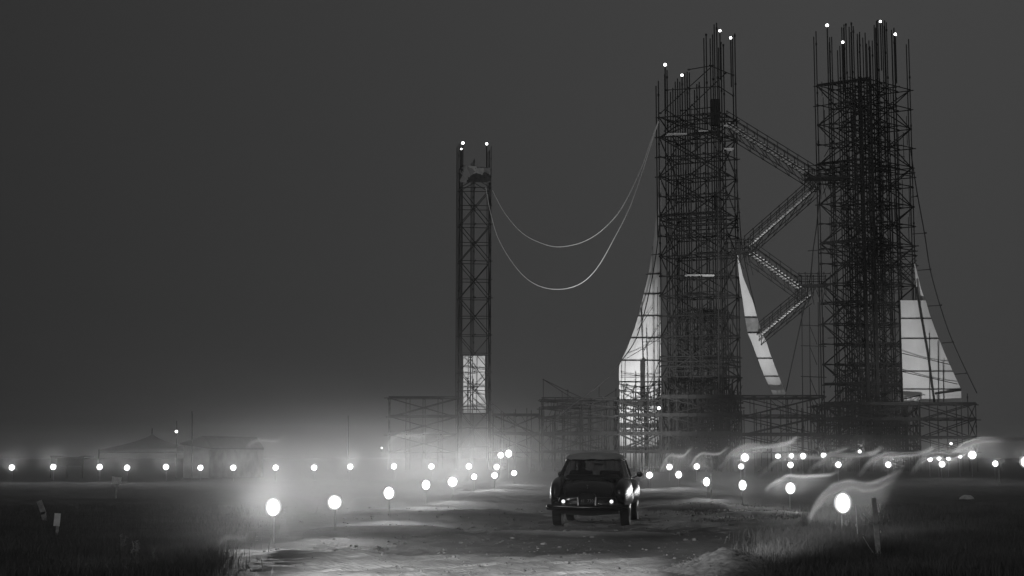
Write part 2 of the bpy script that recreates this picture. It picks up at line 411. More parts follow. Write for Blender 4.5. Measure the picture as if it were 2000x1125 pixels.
m = mat('patched cloth', .3, .9); nt = m.node_tree; t = nt.nodes.new('ShaderNodeTexCoord'); vo = nt.nodes.new('ShaderNodeTexVoronoi'); vo.inputs['Scale'].default_value = 1.4
cr = nt.nodes.new('ShaderNodeValToRGB'); cr.color_ramp.elements[0].color = (.05, .05, .05, 1); cr.color_ramp.elements[1].color = (.6, .6, .6, 1); cr.color_ramp.elements[0].position = .35
nt.links.new(t.outputs['Object'], vo.inputs[0]); nt.links.new(vo.outputs['Color'], cr.inputs[0]); nt.links.new(cr.outputs[0], nt.nodes['Principled BSDF'].inputs['Base Color'])
mb.build('windbreak_cloth', m, T3)

# --- low scaffolds round the feet
def low(label, px0, px1, Y, rows, depth, ys, bay, deckspec=(), tops=None, n=0, rails=()):
    N = Vector((gx(px1, Y), Y, 0)); a = Vector((-1, 0, 0)); b = Vector((0, 1, 0)); w = N.x-gx(px0, Y); nx = max(2, round(w/bay))
    lv = sorted(zlev(y, Y) for y in ys)
    def tp(p, i, j): return (tops(1000+p.x/p.y*F) if tops else lv[-1]+rnd.uniform(-.2, 1.1))
    r = scaffold('low_scaffold', label, 'scaffold', N, a, b, nx, rows, w, depth, lv, tp, doubles=False, xb=1, decks=deckspec, rails=rails, tube=.046, interior=True, group='low scaffolds along the foot of the towers')
    if n: clutter(r, N, a, b, w, depth, .2, lv[-1], n, L=(1, 2.6), tube=.03)
    return r
def dk(n, toes): return [(k, 0, 1, t) for k, t in toes if k < n]
low('low scaffold fading into the bright mist left of the thin mast', 758, 893, 163, 1, 2.2, (884, 850, 814, 778), 1.9, dk(4, ((1, .1), (2, .2), (3, .25))), tops=lambda px: zlev(776, 163)+rnd.uniform(-.1, .1))
low('low scaffold with loose diagonal poles right of the thin mast', 962, 1054, 160, 1, 2.6, (884, 848, 812), 1.15, dk(3, ((1, .3), (2, .25))), tops=lambda px: zlev(806, 160)+rnd.uniform(-.3, .9), n=16)
low('cluttered low scaffold behind the car roof', 1060, 1208, 150, 3, 6, (884, 848, 814, 795, 780), 1.2, dk(5, ((0, .2), (1, .38), (4, .12))), tops=lambda px: zlev(806, 150)+(1.3 if px > 1120 else .2)+rnd.uniform(-.3, .4), n=170)
low('low scaffold in front of the left white fin', 1210, 1292, 145, 1, 1.5, (884, 848, 812, 782), .72, dk(4, ((0, .25), (1, .36), (2, .3))), tops=lambda px: zlev(770, 145)+rnd.uniform(-1.8, .6), n=10)
low('low scaffold packed tight round the foot of the middle tower', 1293, 1448, 144.6, 3, 7, (884, 848, 812, 776), .8, dk(4, ((0, .25), (1, .4), (2, .3), (3, .35))), tops=lambda px: zlev(770, 145)+rnd.uniform(-.2, .6), n=520)
low('open low scaffold under the slanted white strip between the two towers', 1450, 1612, 146, 2, 5, (884, 850, 814, 776), 1.25, dk(4, ((1, .32), (2, .12), (3, .15))), tops=lambda px: zlev(772, 145)+rnd.uniform(-1.5, .3), n=40)
low('low scaffold packed round the foot of the right tower', 1614, 1797, 144.4, 3, 7, (884, 855, 820, 790), .9, dk(4, ((0, .2), (1, .3), (2, .25), (3, .3))), tops=lambda px: zlev(788, 145)+rnd.uniform(-.3, .3), n=330)
low('open low scaffold under the right white fin, at the far right end', 1799, 1909, 147, 1, 2.6, (884, 856, 820, 790), 1.35, dk(4, ((0, .1), (1, .22), (2, .12), (3, .22))), tops=lambda px: zlev(776, 147)+rnd.uniform(-.9, .6))
# loose diagonal poles
DP = empty('raking_scaffold', Vector((gx(1062, 156), 156, 0)), 'light pole frame with long slanting poles left of the middle tower', 'pole frame')
for (x0, y0, x1, y1) in ((1061, 741, 1062, 915), (1061, 741, 1106, 763), (1106, 763, 1146, 781), (1098, 765, 1125, 782), (1098, 765, 1098, 915), (1109, 762, 1109, 915), (1061, 741, 1098, 765), (1170, 782, 1203, 762), (960, 790, 1005, 830), (1203, 760, 1203, 900), (1170, 756, 1170, 900)):
    mb = MB(); mb.tube(P(x0, y0, 156), P(x1, y1, 155.5), .035); coupler(mb, P(x0, y0, 156), .08); mb.build('pole', M['tube'], DP)
DQ = empty('raking_scaffold', Vector((gx(1000, 158), 158, 0)), 'two long raking poles leaning down right from the thin mast', 'pole frame')
for (x0, y0, x1, y1) in ((958, 785, 1085, 890), (938, 808, 1030, 890)):
    mb = MB(); mb.tube(P(x0, y0, 158), P(x1, y1, 157), .05); mb.build('pole', M['tube'], DQ)
# right tower: loose frames left of it (1560-1610)
for k, (x, y0, y1) in enumerate(((1566, 600, 890), (1581, 600, 890), (1598, 590, 890), (1608, 620, 890))):
    mb = MB(); mb.tube(P(x, y0, 147.5), P(x+3, y1, 147.5), .045); mb.build('side_pole', M['tube'], T2)
for y in (635, 675, 735, 772):
    mb = MB(); mb.tube(P(1564, y, 147.4), P(1614, y+2, 147.4), .04); mb.tube(P(1581, y, 147.5), P(1596, y+38, 147.5), .035); mb.build('side_rail', M['tube'], T2)

# --- white fins
def fin(name, label, rows, Y, bulge, seams, n=8):
    base = P((rows[-1][1]+rows[-1][2])/2, rows[-1][0], Y)
    root = empty(name, Vector((base.x, base.y, base.z)), label, 'cladding fin')
    ys = [r[0] for r in rows]
    def at(y):
        for r0, r1 in zip(rows, rows[1:]):
            if r0[0] <= y <= r1[0]:
                t = (y-r0[0])/(r1[0]-r0[0]); return r0[1]+(r1[1]-r0[1])*t, r0[2]+(r1[2]-r0[2])*t
        return rows[-1][1:]
    cuts = [ys[0]]+list(seams)+[ys[-1]]
    for c0, c1 in zip(cuts, cuts[1:]):
        m = max(2, int((c1-c0)/10)); g = []
        for i in range(m+1):
            y = c0+(c1-c0)*(i/m); y = min(max(y, c0+.6), c1-.6); l, r = at(y)
            g.append([P(l+(r-l)*j/n, y, Y-bulge*math.sin(math.pi*j/n)*min(1, (r-l)/60)) for j in range(n+1)])
        mb = MB(); mb.grid(g, (0, .12, 0)); mb.build('skin_panel', M['white'], root, smooth=False)
    for y in seams:
        l, r = at(y); mb = MB()
        mb.path([P(l+(r-l)*j/n, y, Y-bulge*math.sin(math.pi*j/n)*min(1, (r-l)/60)-.12) for j in range(n+1)], .05)
        mb.build('seam_rail', M['tube'], root)
    return root, at
FL, _ = fin('rocket_fin', 'white curved fin flaring down left side of the middle tower to the ground',
         [(330, 1287, 1291), (400, 1284, 1291.5), (470, 1277, 1292), (540, 1266, 1292), (600, 1251, 1292), (640, 1240, 1292), (680, 1225, 1292), (703, 1214, 1292), (716, 1209, 1292), (780, 1209, 1293), (915, 1210, 1294)],
         150, .8, (535, 574, 617, 660, 704, 746, 781, 848))
mb = MB(); mb.box(P(1254, 742, 149.0), .35, .08, 3.9); mb.box(P(1258, 742, 148.95), .12, .1, 3.9, ry=.03); mb.build('shaded_gap_strip', M['tube'], FL)  # dark strip stands in for shade in the gap between panels
mb = MB(); mb.tube(P(1252, 600, 149), P(1256, 705, 149), .05); mb.tube(P(1256, 700, 149), P(1262, 910, 149), .12); mb.build('inner_rib', M['tube'], FL)
mb = MB()
for (x0, y0, x1, y1) in ((1275, 480, 1277, 910), (1284, 560, 1286, 910), (1262, 640, 1266, 800), (1221, 705, 1220, 800), (1214, 712, 1213, 900), (1232, 770, 1231, 912), (1212, 800, 1290, 742), (1218, 820, 1262, 786), (1224, 700, 1290, 660), (1256, 688, 1290, 630), (1262, 770, 1290, 700), (1212, 737, 1292, 737), (1212, 734, 1292, 735), (1212, 762, 1292, 757), (1255, 668, 1292, 666), (1245, 645, 1275, 600)):
    mb.tube(P(x0, y0, 148.7), P(x1, y1, 148.7), .028)
mb.build('front_pole', M['tube'], FL)
FM, _ = fin('rocket_fin', 'narrow slanted white strip running down from the middle tower, with one dark band',
         [(498, 1440, 1441.5), (540, 1443.5, 1451), (590, 1451, 1471), (620, 1455, 1479), (650, 1460, 1488), (665, 1467, 1496), (690, 1476, 1504), (730, 1491, 1519), (771, 1510, 1536)],
         149, .3, (620, 650, 700, 735), n=5)
for o in [c for c in FM.children if c.name.startswith('skin_panel')][1:2]: o.data.materials[0] = M['wall']; o['label'] = 'dark uncovered band'
FR, _ = fin('rocket_fin', 'broad white fin standing against the right side of the right tower',
         [(586, 1759, 1808), (612, 1760, 1815), (650, 1760.5, 1829), (690, 1762, 1845), (730, 1763, 1863), (760, 1764, 1877), (787, 1765, 1878)],
         148.9, .5, (622, 661, 725, 760))
mb = MB(); g = []
for y, l, r in ((515, 1786, 1787), (540, 1788, 1793), (565, 1790.5, 1799), (585.5, 1792, 1807)): g.append([P(l+(r-l)*j/3, y, 149.6) for j in range(4)])
mb.grid(g, (0, .12, 0)); mb.build('top_spike', M['white'], FR)
mb = MB(); mb.path([P(1790, 560, 148.2), P(1797, 605, 148.2), (P(1812, 690, 148.2)), P(1825, 787, 148.2)], .1)
mb.build('main_rib', M['tube'], FR)
mb = MB(); mb.tube(P(1763, 789, 148.1), P(1879, 789, 148.1), .13); mb.build('bottom_rail', M['tube'], FR)
mb = MB(); mb.tube(P(1826, 769, 148.1), P(1877, 762, 148.1), .09); mb.tube(P(1762, 780, 148.05), P(1797, 772, 148.05), .06)
for (x, y0, y1) in ((1815, 650, 787), (1832, 665, 787), (1842, 705, 787)): mb.tube(P(x, y0, 148.0), P(x+1, y1, 148.0), .035)
mb.tube(P(1762, 690, 148.05), P(1856, 712, 148.05), .04); mb.tube(P(1762, 726, 148.05), P(1870, 750, 148.05), .04)
mb.build('front_pole', M['tube'], FR)
PS = empty('white_screen', P(926, 806, Y3+1.3), 'tall white rectangular screen hung inside the foot of the thin mast', 'screen')
mb = MB(); mb.grid([[P(905+42*i/6+(2 if y > 780 and i == 6 else 0), y, Y3+1.3+.0) for i in range(7)] for y in range(695, 808, 8)], (0, .05, 0)); mb.build('sheet', M['white'], PS)
mb = MB(); mb.tube(P(904, 694, Y3+1.2), P(948, 694, Y3+1.2), .05); mb.build('batten', M['tube'], PS)
mb = MB(); mb.tube(P(904, 808, Y3+1.2), P(948, 808, Y3+1.2), .07); mb.build('batten', M['tube'], PS)
mb = MB()
for (x0, y0, x1, y1) in ((909, 700, 930, 724), (916, 697, 948, 745), (932, 697, 931, 806), (925, 740, 923, 806), (905, 716, 947, 722), (905, 731, 930, 729), (905, 747, 947, 754), (905, 758, 932, 756), (905, 765, 948, 771), (907, 766, 938, 806), (912, 775, 928, 800), (905, 795, 948, 790), (914, 738, 914, 806)):
    mb.tube(P(x0, y0, Y3+.9), P(x1, y1, Y3+.9), .028)
mb.build('loose_tubes', M['tube'], PS)['kind'] = 'stuff'

# --- staircases between the towers
def stairs(label, p, q, width=1.1, girder=1.0, swap=False, steps=None):
    """p upper end, q lower end"""
    root = empty('staircase', p, label, 'staircase', 'staircases zigzagging between the two big towers')
    d = q-p; L = d.length; dn = d.normalized(); side = Vector((-dn.y, dn.x, 0)).normalized()*width
    if side.y < 0: side = -side
    n = steps or max(10, int(abs(d.z)/.21)); dirx = Vector((dn.x, dn.y, 0)).normalized()
    for i in range(n):
        c = p+d*((i+.5)/n)+side*.5; mb = MB(); mb.box(c, .34, width*.95, .11, rz=math.atan2(dirx.y, dirx.x)); mb.build('step', M['palewood'], root)
    for s in (0, 1):
        o = side*s; mb = MB(); mb.tube(p+o-up*.12, q+o-up*.12, .06); mb.build('stringer', M['tube'], root)
        mb = MB(); mb.tube(p+o+up*1.1, q+o+up*1.1, .042); mb.tube(p+o+up*.55, q+o+up*.55, .036); k = max(5, int(L/1.15))
        for i in range(k+1):
            c = p+d*(i/k)+o; mb.tube(c-up*.1, c+up*1.15, .036); coupler(mb, c+up*1.1, .075)
        mb.build('handrail', M['tube'], root)
        mb = MB(); mb.tube(p+o-up*girder, q+o-up*girder, .045); k = max(4, int(L/1.5))
        for i in range(k):
            c0 = p+d*(i/k)+o; c1 = p+d*((i+1)/k)+o; mb.tube(c0-up*.1, c1-up*girder, .032); mb.tube(c1-up*.1, c1-up*girder, .032)
            coupler(mb, c1-up*girder, .09)
        mb.build('lattice_girder', M['tube'], root)
    return root
stairs('uppermost staircase sloping down from the middle tower to the right tower', P(1420, 238, 148), P(1598, 348, 149), girder=1.15)
stairs('second staircase from the top, climbing from the mid landing up to the right tower', P(1600, 362, 150), P(1466, 480, 147), girder=1.0)
stairs('third staircase from the top, sloping down right from the mid landing', P(1462, 487, 147), P(1566, 562, 148), girder=1.1)
stairs('lowest staircase, between the narrow white strip and the lower landing', P(1585, 575, 150), P(1487, 655, 148), girder=.9)
def landing(label, x0, x1, y, Y, depth=2.2):
    root = empty('landing', P((x0+x1)/2, y, Y), label, 'landing', 'landings of the zigzag stairs')
    A = P(x0, y, Y); B = P(x1, y, Y); mb = MB(); c = (A+B)/2; mb.box(c+Vector((0, depth/2, 0)), (B-A).length, depth, .12); mb.build('deck', M['plank'], root)
    for yy in (0, depth):
        mb = MB(); k = 5; o = Vector((0, yy, 0))
        for h in (.55, 1.1): mb.tube(A+o+up*h, B+o+up*h, .038)
        for i in range(k+1): c = A+(B-A)*(i/k)+o; mb.tube(c-up*.9, c+up*1.25, .038); coupler(mb, c+up*1.1, .08)
        mb.build('railing', M['tube'], root)
    mb = MB()
    for i in range(7):
        x = rnd.random(); c = A+(B-A)*x; mb.tube(c+Vector((0, rnd.uniform(0, depth), -.1)), c+Vector((rnd.uniform(-1, 1), rnd.uniform(0, depth), -rnd.uniform(1, 2.5))), .035)
    mb.build('under_brace', M['tube'], root)
landing('landing at the head of the second and third stairs, beside the middle tower', 1428, 1470, 490, 147)
landing('lower landing where the two lower stairs meet the right tower', 1561, 1622, 556, 147.5)
landing('upper landing where the top stair meets the right tower', 1580, 1660, 345, 147.3)

# --- cables and tower bulbs
for lbl, pts in (('upper slack pale cable hanging between the thin mast and the middle tower', [(962, 372), (985, 415), (1020, 455), (1060, 476), (1095, 482), (1140, 472), (1180, 446), (1215, 405), (1250, 335), (1270, 280), (1286, 236)]),
                 ('lower slack pale cable hanging between the thin mast and the middle tower', [(949, 366), (958, 415), (975, 470), (1010, 525), (1045, 555), (1087, 565), (1130, 556), (1165, 525), (1200, 465), (1230, 405), (1255, 335), (1272, 280), (1286, 238)])):
    w = [P(x, y, 162+(148-162)*((x-950)/336)) for x, y in pts]; mb = MB()
    sp_ = smooth_path(w, 6)
    for i, (a, b) in enumerate(zip(sp_, sp_[1:])): mb.tube(a, b, .026+.026*i/len(sp_), 6)
    tag(mb.build('cable', M['cable']), lbl, 'cable', 'slack cables strung between the masts')
def bulb(label, px, py, Y, r, group=None, pole=0):
    r *= .88
    root = empty('marker_lamp', P(px, py, Y)-up*r, label, 'lamp', group)
    mb = MB(); mb.ball(P(px, py, Y), r*Y/F, n=12, m=8); mb.build('bulb', M['marker'], root, smooth=True)
    mb = MB(); mb.tube(P(px, py, Y)-up*(r*Y/F+.25), P(px, py, Y)-up*(r*Y/F*.9), .05, 8); mb.build('socket', M['hood'], root)
    if pole: mb = MB(); mb.tube(P(px, py, Y)-up*pole, P(px, py, Y)-up*(r*Y/F+.2), .065, 8); mb.build('pole', M['tube'], root)
for lbl, px, py, Y, r in (
    ('left bulb on the top of the thin mast', 904, 279.5, 162.5, 3.2), ('small lower bulb on the left pole of the thin mast', 901, 291, 162.5, 2),
    ('right bulb on the top of the thin mast', 950.5, 281, 162.5, 2.9), ('bulb on the left corner pole of the middle tower', 1299, 126.5, 149, 3.4),
    ('bulb second from left on the middle tower poles', 1332, 147, 149, 3), ('highest bulb on the middle tower', 1406, 60, 148, 3),
    ('rightmost bulb on the middle tower', 1427, 74, 148, 3), ('leftmost bulb on the right tower crown', 1615.5, 49.5, 148, 3.4),
    ('lowest bulb on the right tower crown', 1646, 82.5, 148, 3), ('highest bulb on the right tower crown', 1719.5, 42, 148, 2.8), ('rightmost bulb on the right tower crown', 1748.5, 67, 148, 3.2),
    ('bulb hanging in front of the left white fin', 1287, 797, 144.6, 3.4), ('small bulb right of the right tower foot', 1857.5, 866.5, 143, 2.6),
    ('tiny bulb in the mist left of the thin mast', 745.5, 875, 120, 1.6)):
    bulb(lbl, px, py, Y, r, pole=5 if ('tower' in lbl and py < 200) else (2.6 if py < 300 else 0))

# --- ground lamps
ORD = ['first', 'second', 'third', 'fourth', 'fifth', 'sixth', 'seventh', 'eighth', 'ninth', 'tenth', 'eleventh', 'twelfth', 'thirteenth', 'fourteenth']
LAMPS = []
def lamp(label, px, py, Y, rx, rz, power, group):
    c = P(px, py, Y); g0 = gz(c.x, c.y) if Y < 110 else 0
    root = empty('field_lamp', Vector((c.x, c.y, g0)), label, 'lamp', group)
    q_ = .88 if Y < 60 else .76; ax = rx*Y/F*q_; az = rz*Y/F*q_; power *= 4
    mb = MB(); mb.ball(c, ax, ax*.25, az, n=20, m=12); mb.build('lens', M['lamp'], root, smooth=True)
    mb = MB(); rings = []
    for d, s in ((.06, .97), (.10, .9), (.16, .6), (.19, .2)):
        rings.append([(c.x+ax*s*math.cos(t*math.pi/7), c.y+d+ax*.1, c.z+az*s*math.sin(t*math.pi/7)) for t in range(14)])
    mb.loft(rings); mb.build('housing', M['hood'], root, smooth=True)
    mb = MB(); rings = []  # bowl added behind the lens to glow as a soft halo
    for d, q in ((.05, .9), (.04, 1.1), (.025, 1.28), (.0, 1.45), (.01, 1.5), (.04, 1.3), (.07, .9)):
        rings.append([(c.x+ax*q*math.cos(t*math.pi/9), c.y+(d*ax/.08), c.z+(az*.5+ax*.5)*q*math.sin(t*math.pi/9)) for t in range(18)])
    mb.loft(rings, caps=False); mb.build('halo_bowl', M['halo_bowl'], root, smooth=True)
    mb = MB(); mb.tube((c.x, c.y+.12+ax*.1, g0-.1), (c.x, c.y+.12+ax*.1, c.z-az*.3), .009 if Y < 60 else .014, 6); mb.build('stake', M['stake'], root)
    ld = bpy.data.lights.new('beam', 'SPOT'); ld.energy = power; ld.spot_size = R(80 if Y < 80 else 64); ld.spot_blend = 1.0; ld.shadow_soft_size = .03
    lo = bpy.data.objects.new('beam', ld); col.objects.link(lo); lo.parent = root
    lo.location = Vector((c.x, c.y-ax*.4-.04, c.z))-root.location
    to = Vector((0, 0, CH+Y*(.26 if Y < 80 else .34)))-c; lo.rotation_euler = to.to_track_quat('-Z', 'Y').to_euler()
    LAMPS.append((px, py, Y)); return root
K = 1.0
YF = 89
farL = [23, 104, 194.5, 248, 324, 391.5, 455.5, 538.5, 613.5, 684, 769.5, 842.5, 916, 970]
yL = [913, 912, 912, 913.5, 912, 913.5, 913.5, 913.5, 913.5, 911.5, 911, 911, 911, 912]
for i, (x, y) in enumerate(zip(farL, yL)):
    lamp(f'small round lamp in the far left row, {ORD[i]} from the left edge', x, y, YF+(i % 3)*.7, 6.2, 6.2, 260*K, 'lamps of the far left row')
nearL = [(533.5, 991, 12.5, 17), (653.5, 981, 12, 13), (759.5, 963, 9.5, 12), (832, 947, 7.6, 9.6), (884, 941, 9, 9), (926, 931, 6.5, 6.5), (966, 928.5, 7, 7), (1004, 924, 6, 6)]
for i, (x, y, rx, rz) in enumerate(nearL):
    lamp(['largest lamp of the near left row, an upright oval', 'second largest lamp of the near left row', 'third lamp of the near left row, right of the two largest', 'fourth lamp of the near left row, a small upright oval', 'broad round fifth lamp of the near left row', 'sixth lamp of the near left row', 'seventh lamp of the near left row, under a far one', 'last lamp of the near left row, closest to the car'][i],
         x, y, F*(CH-.55)/(y-HOR), rx, rz, 240*K, 'lamps of the near left row')
for i, (x, y, rx, rz) in enumerate([(978, 889, 6.3, 6.8), (993.5, 886, 7, 8.5)]):
    lamp(['left lamp of the raised pair in the bright mist', 'right lamp of the raised pair in the bright mist'][i], x, y, 100+i*.8, rx, rz, 700*K, 'raised pair of lamps')
nearR = [(1268.5, 928, 7, 7), (1325.5, 927, 6.6, 8), (1380, 941, 6.2, 8.6), (1450.5, 947.5, 7, 10), (1544, 953.5, 8.8, 11), (1646.5, 982.5, 14, 20)]
for i, (x, y, rx, rz) in enumerate(nearR):
    lamp(['round lamp just right of the car', 'second lamp right of the car, a slight oval', 'third near lamp right of the car, on a short post', 'fourth near lamp right of the car, an upright oval on a thin post', 'fifth near lamp right of the car, large, under its own flare wisp', 'largest lamp on the right, a big upright oval beside the wooden post'][i],
         x, y, F*(CH-.55)/(y-HOR), rx, rz, 150*K, 'lamps of the near right row')
farR = [(1307.5, 912, 6.3), (1361, 911, 6.4), (1447.5, 911, 5.8), (1544, 908, 6.4), (1637.5, 907.5, 6.4), (1735, 907.5, 6.4), (1840, 906.5, 6.7), (1944, 905.5, 6.2), (2003, 902, 11)]
for i, (x, y, r) in enumerate(farR):
    lamp(f'small round lamp in the far right row, {ORD[i]} right of the car', x, y, YF, r, r, 170*K, 'lamps of the far right row')
hi = [(1455, 893.5, 8.6, 8.6), (1519.5, 891, 6, 5), (1546, 890.5, 5.8, 5), (1568.5, 891, 6.8, 6.8), (1609, 890, 6.4, 6), (1679, 882, 3.6, 3.6), (1816.5, 897, 5.5, 5), (1834, 895.5, 4.8, 3.6), (1852.5, 895.5, 4.8, 3.8), (1875, 891.5, 4.8, 3.6), (1899, 888.5, 9, 9)]
hl = ['big raised lamp above the third far right lamp', 'flat oval raised lamp, first of three close together', 'flat oval raised lamp in the middle of three', 'round raised lamp, last of three close together', 'raised lamp standing alone right of the trio',
      'smallest raised lamp under the right tower', 'first of four tiny lamps in a row at the right', 'second of four tiny lamps in a row at the right', 'third of four tiny lamps in a row at the right', 'fourth of four tiny lamps in a row at the right', 'big raised lamp at the right under the long rising flare wisp']
for i, (x, y, rx, rz) in enumerate(hi): lamp(hl[i], x, y, 108, rx, rz, 110*K if rx < 8 else 300*K, 'raised lamps at the right')

# --- floodlights added to brighten cladding, stairs, cables and near road
def flood(label, px, Y, target, power, size, h=.5):
    c = Vector((gx(px, Y), Y, h)); root = empty('added_floodlight', Vector((c.x, c.y, 0)), label, 'added_floodlight')
    dv = (target-c).normalized(); mb = MB(); mb.tube(c-dv*.18, c+dv*.12, .13, 14, .24); mb.build('housing', M['hood'], root)
    mb = MB()
    for s in (-1, 1): mb.tube((c.x+s*.3, c.y, 0), (c.x+s*.2, c.y, h), .02, 6)
    mb.tube((c.x-.2, c.y, h), (c.x+.2, c.y, h), .02, 6); mb.build('stand', M['tube'], root)
    ld = bpy.data.lights.new('beam', 'SPOT'); ld.energy = power; ld.spot_size = R(size); ld.spot_blend = .9; ld.shadow_soft_size = .12
    lo = bpy.data.objects.new('beam', ld); col.objects.link(lo); lo.parent = root; lo.location = c+dv*.16-root.location
    lo.rotation_euler = dv.to_track_quat('-Z', 'Y').to_euler()
for lb, tx, ty in (('left', -1.6, 18.8), ('right', 1.5, 19.2)):
    flood(f'{lb} tall light added unseen outside the lower left of the view, lighting the near road', 1000-(4.4 if lb == 'left' else 3.8)/8.5*F, 8.5, Vector((tx, ty, 0)), 9500, 18, h=2.6)
flood('added light on the ground behind the car, aimed at the left white fin', 1215, 128, P(1250, 740, 149), 27000, 46)
flood('added light on the ground aimed at the narrow slanted strip', 1600, 128, P(1490, 600, 149), 16000, 40)
flood('added light on the ground aimed up at the zigzag staircases', 1480, 124, P(1490, 360, 148), 13000, 44)
flood('added light on the ground aimed at the right white fin', 1760, 122, P(1822, 670, 149), 18000, 36)
flood('added light in the mist aimed at the screen of the thin mast', 985, 140, P(927, 745, 162), 20000, 22)
flood('added light in the mist aimed up at the two slack cables', 1040, 140, P(1110, 470, 157), 15000, 46)

# --- left background
def post(name, label, cat, px, y0, y1, Y, r):
    mb = MB(); mb.tube(P(px, y1, Y), P(px+1, y0, Y), r, 8, r*.8); return tag(mb.build(name, M['tube']), label, cat)
TN = empty('marquee_tent', Vector((gx(290, 105), 105, 0)), 'dark pointed marquee tent with one tall peak at the left', 'tent')
def rowpt(x, y, Y=105): return P(x, y, Y)
ap = P(297, 846, 108)
ring = []
for k in range(24):
    t = 2*math.pi*k/24; ring.append(Vector((gx(290, 108)+2.9*math.cos(t)*1.15, 108+3.2*math.sin(t), P(290, 878, 108).z)))
mb = MB(); rr = [[ap+(p-ap)*s+up*(-(ap.z-ring[0].z)*(0 if s == 0 else (s**.62-s))) for p in ring] for s in (.02, .15, .3, .45, .6, .8, 1)]
rr.append([p-up*.25 for p in ring]); mb.loft(rr); mb.build('canopy', M['darkcanvas'], TN, smooth=True)
for s in (-1, 1): mb = MB(); mb.tube((gx(290, 108)+s*3.1, 106.5, 0), (gx(290, 108)+s*3.1, 106.5, ring[0].z), .05); mb.build('tent_pole', M['tube'], TN)
mb = MB(); mb.tube(ap-up*.1, ap+up*.35, .04); mb.build('finial', M['tube'], TN)
def shed(label, x0, xr, x1, yr, ye, Y, L, gable, wallm, xend):
    root = empty('shed', Vector((gx(xr, Y), Y, 0)), label, 'shed')
    A = P(x0, ye-9, Y); B = P(xr, yr, Y); C_ = P(x1, ye, Y); dv = Vector((gx(xend, Y)-gx(x1, Y), L, 0))
    mb = MB(); mb.grid([[B, C_], [B+dv, C_+dv]], (0, 0, .1)); mb.grid([[A, B], [A+dv, B+dv]], (0, 0, .1)); mb.build('roof', M['canvas'], root)
    mb = MB(); mb.v = [A, B, C_, A+Vector((0, .1, 0)), B+Vector((0, .1, 0)), C_+Vector((0, .1, 0))]; mb.f = [(0, 1, 2), (5, 4, 3), (0, 3, 4, 1), (1, 4, 5, 2), (2, 5, 3, 0)]; mb.build('gable', gable, root)
    mb = MB(); mb.v = [Vector((A.x+.2, A.y+.2, 0)), Vector((C_.x-.1, C_.y+.2, 0)), Vector((C_.x-.1, C_.y+.2, C_.z)), Vector((A.x+.2, A.y+.2, A.z))]
    n = len(mb.v); mb.v += [v+Vector((0, .1, 0)) for v in mb.v]; mb.f = [(0, 1, 2, 3), (7, 6, 5, 4), (0, 4, 5, 1), (1, 5, 6, 2), (2, 6, 7, 3), (3, 7, 4, 0)]; mb.build('end_wall', wallm, root)
    mb = MB(); w0 = Vector((C_.x-.1, C_.y+.3, 0)); mb.grid([[w0, w0+up*C_.z], [w0+dv, w0+dv+up*C_.z]], (-.1, 0, 0)); mb.build('side_wall', wallm, root)
shed('long low shed with a dark gable end, right of the tent', 352, 395, 411, 854, 877, 100, 7, M['darkcanvas'], M['wall'], 482)
SH = empty('canvas_shelter', Vector((gx(132, 102), 102, 0)), 'low dark canvas shelter with sagging top at the far left', 'shelter')
mb = MB(); mb.grid([[P(98+66*i/10, 890+4*math.sin(math.pi*i/10), 102)+Vector((0, d, 0)) for i in range(11)] for d in (0, 1.2, 2.4)], (0, 0, -.12)); mb.build('roof_canvas', M['darkcanvas'], SH)
for x in (100, 132, 162): mb = MB(); mb.tube(P(x, 892, 102.5)*1, Vector((gx(x, 102.5), 102.5, 0)), .05); mb.build('prop', M['tube'], SH)
mb = MB(); mb.grid([[P(112, 893, 102.3), P(163, 892, 102.3)], [Vector((gx(112, 102.3), 102.3, .8)), Vector((gx(163, 102.3), 102.3, .8))]], (0, .06, 0)); mb.build('side_canvas', M['darkcanvas'], SH)
post('pole', 'tall thin pole behind the long low shed at the left', 'pole', 374.5, 803, 940, 96, .05)
post('pole', 'thin pole carrying a small bulb between the tent and the shed', 'pole', 344, 822, 940, 96, .04)
bulb('small bulb on the thin pole between the tent and the shed', 344.5, 843, 95.8, 3)
post('pole', 'faint thin pole rising from the mist far left of the thin mast', 'pole', 679, 812, 930, 140, .06)
# signs and stakes
def sign(label, px, py, w, h, Y, tilt, postlen, name='sign_board'):
    c = P(px, py, Y); g0 = gz(c.x, c.y); root = empty(name, Vector((c.x, c.y, g0)), label, 'sign')
    mb = MB(); mb.box(c, w*Y/F, .02, h*Y/F, ry=tilt); mb.build('board', M['board'], root)
    mb = MB(); mb.box(((c.x*2)/2, c.y+.03, (c.z-h*.35*Y/F+g0)/2), .045, .03, max(.1, c.z-h*.35*Y/F-g0+.1), ry=tilt*.5); mb.build('post', M['wood'], root)
sign('small pale tilted notice board on a thin post in the left field', 227.5, 938.5, 18, 13.5, 50, R(6), 1)
sign('upright narrow white marker board in the left foreground grass', 111.5, 1015, 11.5, 24.5, 27.5, R(4), 1, 'marker_board')
mb = MB(); c = P(81, 991, 33); mb.box(c, .11, .03, .3, ry=R(-22)); mb.box(c+Vector((.09, 0, -.3)), .1, .03, .42, ry=R(-16)); tag(mb.build('leaning_plank', M['stake']), 'short dull plank leaning left in the left field', 'plank')
